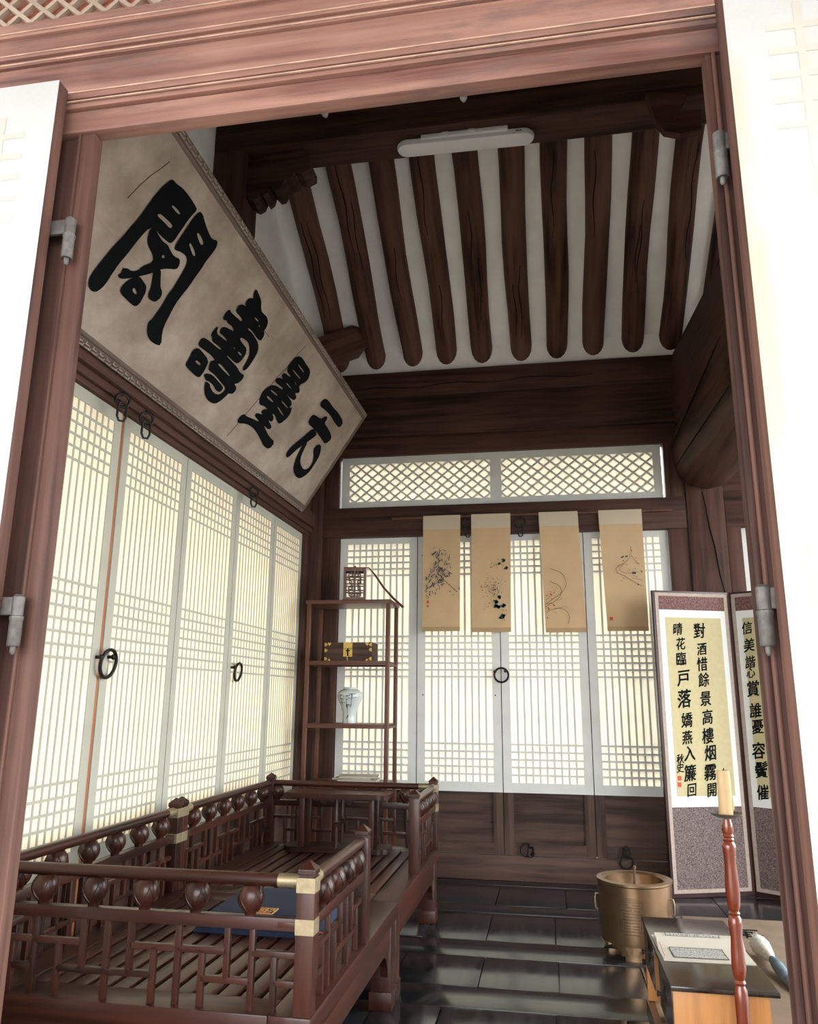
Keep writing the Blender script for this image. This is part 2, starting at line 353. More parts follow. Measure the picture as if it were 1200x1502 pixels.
bx('lintel_moulding', 'darkY', wl, XL-.12, XL+.02, 1.2, 4.70, 2.0, 2.022, .003)
bx('jamb', 'darkZ', wl, XL-.1, XL+.02, 4.602, 4.70, 0, 2.0, .004)
bx('sill', 'panelY', wl, XL-.1, XL+.02, 1.3, 4.602, 0, .132, .004)
obj('plaster_gable', B().prism([(1.2, 2.15), (4.72, 2.15), (4.72, axz(4.72)+.1), (RY, RZ+.1), (1.2, RZ-.5)], 'X', XL-.1, XL), 'plaster', wl)
bx('wall_post', 'darkZ', wl, XL-.1, XL+.16, 3.012, 3.19, 2.50, 3.62, .01)
bx('door_mullion', 'stripZ', wl, XL-.03, XL-.004, 2.453, 2.469, .132, 2.0)
wr = struct('wall_right', 'unseen right side opened to let added daylight in between dark posts')  # unseen side left open, an addition to bring daylight into the room
obj('plaster', B().prism([(1.2, 2.85), (4.9, 2.85), (4.9, axz(4.9)+.1), (RY, RZ+.1), (1.2, RZ-.5)], 'X', 2.25, 2.35), 'plaster', wr)
bx('lintel', 'darkY', wr, 2.2, 2.36, 1.2, 4.9, 2.70, 2.85, .006)
for y in (1.2, 2.95, 4.72): bx('wall_post', 'darkZ', wr, 2.2, 2.37, y, y+.18, -.36, 2.70, .008)
wf = struct('wall_front', 'front wall around the entrance')
bx('plaster', 'plaster_out', wf, -1.62, -.935, 1.203, 1.28, -.36, 4.1); bx('plaster', 'plaster_out', wf, .345, 2.35, 1.203, 1.28, -.36, 4.1); bx('plaster', 'plaster_out', wf, -.935, .345, 1.203, 1.28, 2.2, 4.1)
bx('threshold', 'frontX', wf, -.935, .345, 1.16, 1.30, -.36, .05, .006)
# ---------------------------------------------------------------- timber overhead
bm_ = struct('beam_ceiling', 'dark timber crossbeam under the rafters')
bx('beam', 'darkX', bm_, -1.5, 2.25, 3.0, 3.20, 3.535, 3.76, .02); bx('beam', 'darkX', bm_, -1.5, 2.25, 3.02, 3.18, 3.76, axz(3.1)-.03, .02)
q = [(630, 180), (790, 120), (850, 225), (850, 262), (800, 290), (760, 282), (740, 312), (700, 320), (668, 382), (640, 390), (612, 360), (600, 400), (575, 420), (560, 395), (545, 432), (515, 450), (490, 440), (480, 415), (455, 470), (430, 480), (405, 455), (330, 420), (250, 300)]
br = struct('bracket_carved', 'dark carved cloud bracket below the crossbeam')
obj('carving', B().prism([(lambda p: (p.x, p.z))(atY(240+x*.2529, 180+y*.2529, 3.04)) for x, y in q], 'Y', 3.045, 3.155), 'darkX', br)
q = [(690, 300), (808, 303), (805, 325), (790, 355), (850, 350), (850, 405), (790, 420), (745, 412), (718, 380), (705, 345)]
br2 = struct('bracket_plain', 'dark notched bracket at the end of the crossbeam near the logs')
obj('carving', B().prism([(lambda p: (p.x, p.z))(atY(600+x*.5, y*.5, 3.02)) for x, y in q], 'Y', 2.96, 2.998), 'darkX', br2)
lg = struct('beam_log', 'two stacked curved logs running out from the back post')
for nm, sec, z0 in (('lower_log', [(-.19, .10), (-.185, .0), (-.16, -.10), (-.10, -.165), (0, -.185), (.10, -.165), (.16, -.1), (.19, 0), (.18, .2), (.1, .24), (-.15, .24)], 2.42), ('upper_log', [(-.155, -.24), (-.175, -.1), (-.17, .12), (-.145, .24), (.1, .26), (.15, .2), (.16, -.24)], 2.885)):
    v = []; f = []; n = len(sec); m = 12
    for k in range(m+1):
        Y = 4.84-k*.29; dx = .975+.065*min(1, (4.84-Y)/1.2)+.02*max(0, (4.84-Y)-1.2); dz = .045*math.sin(min(1.5, (4.84-Y)*.7)) if nm == 'lower_log' else -.02*(4.84-Y)
        for a, c in sec: v.append((dx+a, Y, z0+c+dz))
    for k in range(m):
        for j in range(n): f.append((k*n+j, k*n+(j+1) % n, (k+1)*n+(j+1) % n, (k+1)*n+j))
    f += [tuple(range(n)), tuple(m*n+j for j in range(n))]
    obj(nm, B().add(v, f), 'darkY', lg, smooth=True)
for k, (ox, oz) in enumerate(((-.198, .06), (-.185, -.06))):
    obj('log_crack', B().tube([(.975+.065*min(1, j*.09/1.2)+ox+.004*k, 4.7-j*.09, 2.43+oz+.01*j*(1-k)+.045*math.sin(j*.063)) for j in range(14)], [.001+.004*math.sin(.2+j*.2) for j in range(14)], 6), 'ink', lg)
pb = struct('beam_end', 'square beam end poking out at the ceiling corner')
obj('block', B().prism([(-.2, -.08), (.12, -.08), (.15, -.03), (.15, .05), (.10, .09), (-.2, .09)], 'Y', -.09, .09), 'rafterX', pb, (-1.27, 4.56, 3.235), rot=(0, math.radians(-30), math.radians(30)))

# ================================================================== PAPER DOORS
def ring(name, parent, c, R, r, mat='iron', tilt=0, ax='Y'):
    p = [((R*math.cos(a), 0, R*math.sin(a)) if ax == 'Y' else (0, R*math.cos(a), R*math.sin(a))) for a in [2*math.pi*k/24 for k in range(24)]]
    return obj(name, B().tube(p, r, 8, True), mat, parent, c, smooth=True, rot=(tilt, 0, 0), key=('ring', R, r, ax))
def bolt(name, parent, c, r=.0075, l=.028): return obj(name, B().lathe([(r*.8, 0), (r*.8, l*.6), (r*1.35, l*.62), (r*1.35, l*.9), (r*.9, l)], 10), 'iron', parent, c, smooth=True, rot=(math.pi/2, 0, 0), key=('bolt', r, l))
BW = .0118
def door_leaf(name, label, loc, rz, wd, cols, pap, st=.052, BW=.0105, seam=True, zt=2.0, levels=(1.962, 1.758, 1.373, 1.129, .739, .525), base='panel'):
    r = struct(name, label, loc, rz); g = .0024
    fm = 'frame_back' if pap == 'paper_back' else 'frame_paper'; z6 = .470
    bx('stile', fm, r, g, st, 0, .032, z6, zt); bx('stile', fm, r, wd-st, wd-g, 0, .032, z6, zt)
    bx('rail', fm, r, st, wd-st, 0, .032, levels[0], zt); bx('rail', fm, r, st, wd-st, 0, .032, z6, levels[5])
    bx('paper_pane', pap, r, st, wd-st, .0035, .0045, levels[5], levels[0])
    for k in range(1, cols):
        x = st+(wd-2*st)*k/cols; bx('lattice_bar', fm, r, x-BW/2, x+BW/2, .0015, .018, levels[5], levels[0])
    zs = [levels[0]+(levels[1]-levels[0])*k/5 for k in range(1, 6)]+[levels[2]+(levels[3]-levels[2])*k/6 for k in range(7)]+[levels[4]+(levels[5]-levels[4])*k/5 for k in range(5)]
    for z in zs: bx('lattice_bar', fm, r, st, wd-st, .0012, .017, z-BW/2, z+BW/2)
    bx('meeting_strip', 'panelZ', r, -.012, .012, .0335, .038, .135, zt)
    if seam: bx('seam', 'ink', r, -.0022, .0022, .0015, .03, .135, zt)
    bx('base_stile', base+'Z', r, g, .058, 0, .032, .135, z6); bx('base_stile', base+'Z', r, wd-.058, wd-g, 0, .032, .135, z6)
    bx('base_rail', base+'X', r, .058, wd-.058, 0, .032, .135, .196); bx('base_panel', base+'X', r, .058, wd-.058, .012, .026, .196, z6)
    return r
sb = [-1.303, -.796, -.2825, .2345, .739]
nd = 1; doors = {}
lbs = ['paper lattice door leaf behind the tall open shelf', 'paper lattice door leaf behind the bamboo and hydrangea scrolls', 'paper lattice door leaf behind the orchid scroll', 'paper lattice door leaf partly behind the folding screen']
for i in range(4):
    doors['b%d' % i] = door_leaf('door_%d' % nd, lbs[i], (sb[i], YB-.012, 0), 0, sb[i+1]-sb[i], 10, 'paper_back', seam=i in (1, 2)); nd += 1
for i in range(2):
    door_leaf('door_%d' % nd, ['paper lattice door leaf of the next bay behind the screen', 'paper lattice door leaf at the far end of the next bay'][i], (1.153+i*.488, YB-.012, 0), 0, .488, 10, 'paper_back'); nd += 1
sl = [1.38, 1.925, 2.453, 2.987, 3.543, 4.093, 4.602]
ll = ['paper lattice leaf of the left wall beside the entrance', 'paper lattice leaf left of the bare orange wood strip', 'paper lattice leaf right of the bare orange wood strip', 'paper lattice leaf between the two ring pulls', 'paper lattice leaf carrying the single ring pull', 'narrow paper lattice leaf next to the corner post']
for i in range(6):
    y0 = sl[i]+(.016 if i == 2 else 0)
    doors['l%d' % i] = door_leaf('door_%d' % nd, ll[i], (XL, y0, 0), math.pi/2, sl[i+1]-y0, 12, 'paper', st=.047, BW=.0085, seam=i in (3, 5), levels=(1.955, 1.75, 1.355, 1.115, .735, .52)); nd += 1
def pull(dr, x, z, R=.042, both=True):
    ring('pull_ring', dr, (x, -.022, z-.012), R, .0062, tilt=math.radians(8))
    bolt('staple', dr, (x-R+.004, 0, z+.008)); 
    if both: bolt('staple', dr, (x+R-.016, 0, z+.012))
pull(doors['b2'], .003, 1.150); pull(doors['l2'], .008, 1.118, .047); pull(doors['l4'], .085, 1.128, .042, False)
for k in range(4): bolt('nail', doors['b1'], ((.03, .465)[k % 2]+.004*k, .002, (1.88, 1.02)[k//2]), .003, .004)
# transom window in back wall
tw = struct('window_1', 'long white transom window with diamond lattice', (0, YB-.02, 0))
X0, X1, Z0, Z1 = -1.302, .727, 2.199, 2.543; F = [(-1.251, -.327), (-.257, .677)]; a0, a1 = 2.243, 2.497
for a, b in ((X0, F[0][0]), (F[0][1], F[1][0]), (F[1][1], X1)): bx('stile', 'frame_back', tw, a, b, 0, .03, Z0, Z1)
for a, b in F:
    bx('rail', 'frame_back', tw, a, b, 0, .03, Z0, a0); bx('rail', 'frame_back', tw, a, b, 0, .03, a1, Z1); bx('paper_pane', 'paper_back', tw, a, b, .0045, .0055, a0, a1)
def diag(parent, x0, x1, z0, z1, pitch, slope, y, th, wd, mat):
    h = (z1-z0)/slope; n = int((x1-x0+h)/pitch)+1
    for sg in (1, -1):
        for k in range(-int(h/pitch)-1, n+1):
            xa = x0+pitch*(k+.5); p = (xa, z0) if sg > 0 else (xa, z1); 
            ts = [0, 1]; e = (xa+h, z1) if sg > 0 else (xa+h, z0)
            t0, t1 = max(0, (x0-xa)/h), min(1, (x1-xa)/h)
            if t1-t0 < .04: continue
            A = (p[0]+(e[0]-p[0])*t0, p[1]+(e[1]-p[1])*t0); Bq = (p[0]+(e[0]-p[0])*t1, p[1]+(e[1]-p[1])*t1)
            c = ((A[0]+Bq[0])/2, (A[1]+Bq[1])/2); ln = round(math.dist(A, Bq), 3)
            obj('lattice_bar', B().box(-ln/2, ln/2, -th/2, th/2, -wd/2, wd/2), mat, parent, (c[0], y+(.001 if sg > 0 else -.001), c[1]), rot=(0, -math.atan2(e[1]-p[1], e[0]-p[0]), 0), key=('dg', ln, th, wd))
for a, b in F: diag(tw, a, b, a0, a1, (b-a)/12, .83, .008, .014, .0105, 'frame_back')

# ================================================================== ENTRANCE
le = struct('trim_1', 'weathered reddish wooden lintel with bead mouldings over the entrance')
for z0, z1, y0 in ((2.07, 2.118, 1.170), (2.118, 2.131, 1.160), (2.131, 2.137, 1.164), (2.137, 2.152, 1.157), (2.152, 2.232, 1.162), (2.232, 2.240, 1.156), (2.240, 2.252, 1.162), (2.252, 2.262, 1.156), (2.262, 2.308, 1.163), (2.308, 2.318, 1.157), (2.318, 2.350, 1.164)):
    bx('moulding', 'frontX', le, -1.75, 1.6, y0, 1.202, z0+.0004, z1, .003)
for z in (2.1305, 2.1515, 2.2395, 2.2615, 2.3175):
    bx('worn_edge_highlight', 'worn_highlight', le, -1.75, 1.6, 1.1548, 1.1575, z-.0022, z+.0006)  # cream strips paint highlight lines along the rubbed bead edges
for nm, a, b, c in (('trim_2', -.935, -.837, 'jamb of the entrance on the daybed side'), ('trim_3', .295, .345, 'jamb of the entrance on the desk side')):
    j = struct(nm, 'brown moulded wooden '+c)
    if a < 0:
        for x0, x1, y in ((-.935, -.872, 1.185), (-.872, -.866, 1.172), (-.866, -.8375, 1.176)): bx('moulding', 'leafedgeZ', j, x0, x1, y, 1.203, .05, 2.069, .003)
    else:
        for x0, x1, y in ((.2955, .306, 1.172), (.306, .312, 1.166), (.312, .345, 1.176)): bx('moulding', 'leafedgeZ', j, x0, x1, y, 1.203, .05, 2.069, .003)
tr = struct('window_2', 'diamond lattice transom over the entrance lintel')
bx('board', 'transomboardX', tr, -1.7, 1.6, 1.192, 1.202, 2.35, 2.52); diag(tr, -1.45, -.15, 2.35, 2.52, .0565, .9, 1.178, .012, .0085, 'transombarX'); diag(tr, -.15, 1.1, 2.35, 2.52, .0565, .9, 1.178, .012, .0085, 'transombarX')
bx('rail', 'frontX', tr, -1.75, 1.6, 1.16, 1.203, 2.52, 2.62, .004)
def entrance_leaf(nm, label, xh, xo, y0, y1, zt):
    r = struct(nm, label); lo, hi = min(xh, xo), max(xh, xo); zb = .06
    for a, b in ((lo, lo+.06), (hi-.06, hi)): bx('stile', 'leafedgeZ', r, a, b, y0+.002, y1, zb, zt, .003)
    for a, b in ((zb, zb+.08), (zt-.07, zt)): bx('rail', 'leafedgeX', r, lo+.06, hi-.06, y0+.002, y1, a, b)
    bx('paper_pane', 'leaf_paper', r, lo+.001, hi-.001, y0+.0008, y0+.0018, zb, zt)
    n = 9
    for k in range(1, n):
        x = lo+.06+(hi-lo-.12)*k/n; bx('lattice_bar', 'leaf_bar', r, x-.006, x+.006, y0, y0+.012, zb+.08, zt-.07)
    zz = [zt-.07-.045*k for k in range(1, 6)]+[1.30-.045*k for k in range(7)]+[.5-.045*k for k in range(5)]
    for z in zz: bx('lattice_bar', 'leaf_bar', r, lo+.06, hi-.06, y0, y0+.012, z-.006, z+.006)
    return r
e1 = entrance_leaf('door_%d' % nd, 'white papered entrance leaf folded back on the daybed side', -.888, -1.45, 1.120, 1.150, 2.150); nd += 1
e2 = entrance_leaf('door_%d' % nd, 'white papered entrance leaf folded back on the desk side, stained yellow', .312, .87, 1.098, 1.145, 2.150); nd += 1
def hinge(dr, x, y, z, s):
    obj('hinge', B().lathe([(.009, -.045), (.0105, -.043), (.0105, -.003), (.0115, -.001), (.0115, .004)], 14).lathe([(.002, -.058), (.0045, -.054), (.0045, -.044)], 10).lathe([(.0095, .005), (.0100, .036), (.006, .040)], 14).box(min(0, s*.045), max(0, s*.045), -.004, .004, .006, .036, .002), 'grey_iron', dr, (x, y, z), smooth=True)
hinge(e1, -.852, 1.155, 1.829, -1); hinge(e1, -.862, 1.155, 1.122, -1); hinge(e2, .2995, 1.150, 1.856, 1); hinge(e2, .2985, 1.150, 1.118, 1)

# ================================================================== SIGNBOARD
SA = Vector((-1.42, 4.367, 2.106)); SB = Vector((-1.057, 4.367, 2.668)); SU = (SB-SA); SH = SU.length; SU.normalize()
SN = Vector((0, -1, 0)).cross(SU).normalized()      # towards the room
if SN.x < 0: SN = -SN
SL = 4.367-1.50
sg = thing('signboard', 'huge grey wooden name board with four black brush characters leaning from the left wall', 'signboard', tuple(SA))
rotm = Matrix(((0, SU.x, SN.x), (1, 0, 0), (0, SU.z, SN.z))).to_euler()   # local x -> +Y, y -> up the board, z -> normal
def sbox(n, m, x0, x1, y0, y1, z0, z1, ch=.002):
    o = obj(n, B().box(-x1, -x0, y0, y1, z0, z1, ch), m, sg, smooth=True); o.rotation_euler = rotm; return o
ps = [0, .30, SH]
for a, b in zip(ps, ps[1:]): sbox('board', 'signboard', .02, SL-.02, a+(.018 if a == 0 else 0), b-.0002-(.018 if b == SH else 0), -.03, -.001, .0002)
for a, b, d in ((-.026, -.012, -.004), (-.011, .002, .003), (.003, .018, .001)):
    sbox('frame', 'signframeX', a, SL-a, a, b, -.045, d); sbox('frame', 'signframeX', a, SL-a, SH-b, SH-a, -.045, d)
    sbox('frame', 'signframeX', a, b, b, SH-b, -.045, d); sbox('frame', 'signframeX', SL-b, SL-a, b, SH-b, -.045, d)
b = B()
for k in range(int(SL/.034)): b.box(-.045-k*.034, -.02-k*.034, -.001, .001, -.036, -.024).box(-.062-k*.034, -.037-k*.034, -.001, .001, -.018, -.006)
b = B()
for k in range(int(SL/.04)):
    for e0, e1 in ((-.025, 0), (SH, SH+.025)):
        x_ = -.02-k*.04; b.box(x_-.030, x_, e0+.002, e0+.005, -.012, .0042).box(x_-.004, x_, e0+.005, e0+.012, -.012, .0042).box(x_-.034, x_-.01, e0+.012, e0+.015, -.012, .0042).box(x_-.034, x_-.030, e0+.015, e0+.021, -.012, .0042)
o = obj('fret_border', b, 'signboard', sg); o.rotation_euler = rotm; o['kind'] = 'stuff'
A_ = (120, 250, .17979); B_ = (260, 410, .12648); C_ = (340, 510, .14167)
CH = [
 (A_, [[(740,68),(700,90),(640,145),(580,215),(545,265),(490,345),(440,410),(380,475),(330,540),(250,620),(160,730),(70,850),(50,900),(55,960),(90,990),(130,985),(190,930),(240,850),(300,760),(370,680),(430,600),(500,515),(550,468),(600,480),(640,530),(690,575),(720,595),(750,575),(790,515),(830,455),(880,385),(938,322),(930,295),(880,215),(825,145),(768,105)], [(740,280),(800,340),(795,362),(765,335),(730,290)], [(625,352),(650,360),(735,440),(735,465),(715,470),(660,410),(612,368)]]),
 (A_, [[(960,330),(985,355),(1005,430),(1030,500),(1060,560),(1108,570),(1100,620),(1060,680),(1010,740),(975,800),(930,860),(870,950),(820,1010),(760,1090),(715,1180),(680,1245),(655,1310),(645,1430),(590,1415),(540,1370),(528,1300),(540,1230),(570,1215),(600,1170),(650,1100),(700,1010),(735,970),(770,910),(830,810),(860,740),(845,690),(800,660),(770,655),(748,635),(790,560),(850,470),(905,385)], [(935,510),(955,510),(990,580),(985,610),(965,600),(945,550)], [(872,595),(890,592),(928,680),(920,700),(905,690),(885,640)]]),
 (A_, [[(555,470),(600,475),(625,530),(660,580),(700,605),(720,650),(750,700),(800,720),(795,770),(770,808),(700,800),(640,805),(560,840),(460,865),(380,880),(310,885),(290,850),(320,835),(330,795),(370,795),(400,820),(455,815),(490,780),(580,745),(575,680),(540,620),(530,570),(540,520)], [(650,690),(675,690),(670,715),(650,712)]]),
 (A_, [[(580,795),(645,795),(640,900),(640,960),(655,985),(645,1030),(620,1055),(590,1075),(540,1045),(540,1000),(560,960),(575,870)]]),
 (A_, [[(410,870),(470,860),(500,905),(525,940),(520,990),(495,1040),(470,1085),(435,1110),(400,1090),(350,1040),(320,1010),(308,970),(340,920)], [(425,950),(450,995),(440,1015),(405,975)]]),
 (B_, [[(915,105),(880,150),(880,220),(845,208),(800,240),(782,280),(800,310),(740,280),(695,310),(675,370),(720,420),(750,460),(740,485),(700,450),(620,380),(608,338),(560,380),(522,450),(545,470),(570,470),(580,505),(640,545),(655,600),(620,580),(540,540),(500,570),(485,615),(530,650),(575,700),(565,712),(500,660),(450,620),(480,530),(420,580),(382,655),(405,660),(400,715),(450,750),(508,800),(495,812),(440,770),(360,700),(300,668),(260,700),(238,760),(300,810),(370,860),(425,915),(430,935),(385,940),(365,990),(358,1050),(420,1090),(480,1160),(520,1210),(552,1250),(560,1310),(630,1328),(665,1300),(688,1250),(655,1205),(700,1205),(755,1155),(775,1105),(725,1080),(690,1010),(630,950),(570,885),(580,880),(640,940),(690,978),(740,940),(790,870),(803,800),(770,760),(720,690),(740,670),(790,700),(830,740),(838,850),(810,930),(770,1000),(752,1045),(775,1057),(820,1020),(880,930),(935,830),(940,740),(900,670),(860,610),(815,575),(825,560),(870,600),(920,680),(965,718),(1012,630),(1000,595),(1030,560),(1053,490),(1035,425),(985,385),(968,340),(973,240),(940,160)], [(890,440),(905,440),(945,475),(930,490)], [(940,515),(958,545),(945,548)], [(645,780),(670,795),(660,805)], [(705,830),(748,870),(738,885),(697,845)], [(480,975),(500,980),(605,1105),(600,1120),(560,1080),(470,985)]]),
 (B_, [[(300,1100),(340,1085),(400,1100),(450,1150),(500,1210),(535,1255),(490,1310),(440,1280),(420,1230),(370,1180),(330,1170)]]),
 (B_, [[(320,1175),(370,1200),(385,1260),(420,1315),(480,1335),(545,1290),(555,1250),(600,1230),(620,1280),(590,1320),(530,1380),(470,1425),(420,1440),(360,1410),(320,1350),(308,1270)]]),
 (B_, [[(220,790),(260,800),(365,935),(330,1020),(290,1090),(250,1138),(200,1110),(90,1000),(100,960),(150,880),(165,830)], [(215,930),(268,970),(262,1000),(205,955)]]),
 (C_, [[(710,85),(745,130),(775,180),(812,232),(800,300),(770,350),(690,390),(703,440),(690,470),(650,465),(670,515),(640,545),(600,520),(560,475),(575,495),(628,575),(585,625),(620,612),(610,670),(570,730),(490,793),(465,760),(440,690),(415,680),(435,730),(410,770),(370,740),(415,820),(380,850),(325,800),(350,850),(385,920),(445,975),(385,1052),(330,1020),(300,960),(260,880),(210,820),(150,785),(50,780),(70,720),(125,678),(150,710),(210,730),(275,765),(270,745),(230,700),(260,670),(320,695),(298,660),(345,628),(370,640),(330,600),(285,590),(285,530),(310,460),(370,400),(440,378),(520,432),(525,415),(450,360),(445,330),(480,305),(530,325),(510,290),(540,252),(600,302),(605,290),(565,245),(580,180),(655,92)], [(675,155),(745,245),(740,258),(705,215)], [(620,210),(710,315),(700,322),(640,250)], [(648,345),(670,380),(662,384)], [(565,360),(615,418),(605,420),(560,370)], [(405,430),(470,485),(465,500),(400,445)], [(360,495),(385,510),(428,555),(420,565),(365,520)], [(515,545),(580,618),(572,626),(510,555)], [(475,605),(535,695),(525,703),(470,620)]]),
 (C_, [[(965,522),(1000,545),(1050,620),(1100,670),(1155,765),(1115,832),(1070,790),(1020,700),(960,640),(912,608),(920,560)]]),
 (C_, [[(845,683),(920,740),(960,710),(985,708),(985,740),(955,780),(1000,840),(1030,910),(1025,950),(960,1000),(930,950),(880,880),(840,830),(785,785),(810,720)]]),
 (C_, [[(840,825),(875,880),(870,910),(800,960),(740,1000),(660,1060),(575,1145),(555,1110),(580,1060),(650,990),(740,920)]]),
 (C_, [[(745,980),(785,975),(740,1060),(705,1150),(710,1210),(740,1260),(790,1250),(830,1200),(850,1120),(840,1070),(860,1020),(905,995),(925,1020),(910,1110),(850,1210),(790,1300),(700,1358),(655,1330),(632,1260),(650,1170),(690,1080)]])]
for k, ((ox, oy, sc), polys) in enumerate(CH):
    pl = []
    for pi, p in enumerate(polys):
        q = []
        for x, y in p:
            P = atP(ox+x*sc, oy+y*sc, SA, SN)-SA; q.append((P.y, P.dot(SU)))
        pl.append(chaikin(q))
    v, f = fillcurve(pl); nn = len(v); d = .0016+.00008*k
    o = obj('brush_stroke', B().add([(p.x, p.y, d) for p in v], f), 'ink', sg); o.rotation_euler = rotm
# cracks in the sign
for pts in (((249, 237), (238, 246), (222, 257), (205, 272), (187, 291)), ((448, 508), (437, 519), (420, 540), (408, 552), (380, 585), (352, 618), (333, 640)), ((372, 460), (379, 470), (385, 481), (395, 494))):
    P = [atP(x, y, SA, SN)-SA for x, y in pts]; b = B()
    for a, c in zip(P, P[1:]): b.bar((a.y, a.dot(SU), -.0005), (c.y, c.dot(SU), -.0005), .0022, .002, (0, 0, 1))
    o = obj('crack', b, 'inkbrown', sg); o.rotation_euler = rotm

# ================================================================== HOOKS ON LINTELS
def hook(label, loc, rz, group=None, big=False, flip=False):
    h = thing('iron_hook', label, 'hook', loc, rz, group)
    bolt('staple', h, (0, 0, 0), .006, .024)
    ring('ring', h, (0, -.022, -.026), .032 if big else .024, .0056)
    p = [(-.014, 0, 0), (-.015, 0, -.04), (-.008, 0, -.056), (.008, 0, -.056), (.015, 0, -.04), (.014, 0, 0), (.008, 0, .012), (-.008, 0, .012)]
    obj('link', B().tube(p, .0045, 8, True), 'iron', h, (0, -.026, -.058 if big else -.046), smooth=True)
    return h
hook('iron ring hook on the left lintel above the orange strip', tuple(atX(178, 580, XL+.055)), math.pi/2-.75)
hook('iron ring hook on the left lintel just past the orange strip', tuple(atX(213, 607, XL+.055)), math.pi/2-.75)
hook('iron ring hook on the left lintel above the single ring pull', tuple(atX(370, 716, XL+.055)), math.pi/2-.75)
hook('iron ring hook mostly hidden by the hydrangea scroll', (-.468, 4.755, 2.092), 0, big=True)
hook('iron ring hook hanging between the hydrangea and orchid scrolls', (-.142, 4.755, 2.088), 0, big=True)
h = thing('iron_hook', 'iron ring hook lying against the low door rail beside the daybed', 'hook', (-.135, 4.793, .185))
bolt('staple', h, (0, 0, 0), .008, .026); ring('ring', h, (-.02, -.018, -.018), .034, .006); obj('link', B().tube([(-.012, 0, .01), (-.016, 0, -.03), (0, 0, -.045), (.016, 0, -.03), (.012, 0, .01)], .006, 8, True), 'iron', h, (.004, -.024, -.01), smooth=True)
bolt('pin', h, (-.002, 0, -.075), .007, .016)
h = thing('iron_hook', 'iron ring hook on the low door rail behind the brass brazier', 'hook', (.392, 4.793, .192))
bolt('staple', h, (0, 0, 0), .008, .026); obj('link', B().tube([(-.014, 0, .012), (-.018, 0, -.03), (0, 0, -.045), (.018, 0, -.03), (.014, 0, .012), (0, 0, .02)], .006, 8, True), 'iron', h, (.0, -.024, -.005), smooth=True); ring('ring', h, (0, -.03, -.065), .034, .006); bolt('pin', h, (.008, 0, -.09), .008, .016)

# ================================================================== LAMP, INSULATORS
lm = thing('ceiling_lamp', 'white plastic batten lamp under the crossbeam', 'lamp', (-.302, 3.10, 3.535))
def stadium(hx, r, n=10): return [(hx-r+r*math.cos(a), r*math.sin(a)) for a in [-math.pi/2+math.pi*k/n for k in range(n+1)]]+[(-hx+r+r*math.cos(a), r*math.sin(a)) for a in [math.pi/2+math.pi*k/n for k in range(n+1)]]
b = B(); n = 22; v = []; f = []
for s_, z in ((.98, -.012), (1, -.018), (1, -.03), (.985, -.040), (.96, -.044)):
    for x, y in stadium(.318, .043): v.append((x*s_ if s_ < 1 else x, y*(s_ if s_ > .97 else .8), z))
for i in range(4):
    for k in range(n): f.append((i*n+k, i*n+(k+1) % n, (i+1)*n+(k+1) % n, (i+1)*n+k))
f += [tuple(range(n)), tuple(4*n+k for k in range(n))]
obj('diffuser', b.add(v, f), 'white_plastic', lm, smooth=True, rot=(0, 0, math.radians(1)))
bx('housing', 'white_plastic', lm, -.20, .20, -.055, -.01, -.022, 0, .006)
for x in (-.10, .02): bx('clip', 'white_plastic', lm, x, x+.03, -.06, -.02, -.014, -.002, .002)
bx('print', 'ink', lm, .235, .262, -.046, -.0437, -.031, -.028)
for x, y, lab in ((477, 170, 'white porcelain knob on the crossbeam near the signboard'), (680, 147, 'white porcelain knob on the crossbeam above the lamp')):
    p = atY(x, y-3, 2.985); kn = thing('insulator_knob', lab, 'insulator', (p.x, 3.0, p.z))
    obj('knob', B().lathe([(.010, 0), (.010, .008), (.0155, .012), (.017, .02), (.012, .028), (.004, .031)], 14), 'white_plastic', kn, rot=(math.pi/2, 0, 0), smooth=True)
    obj('screw', B().lathe([(.005, 0), (.005, .0325), (.003, .034)], 8), 'grey_iron', kn, rot=(math.pi/2, 0, 0))

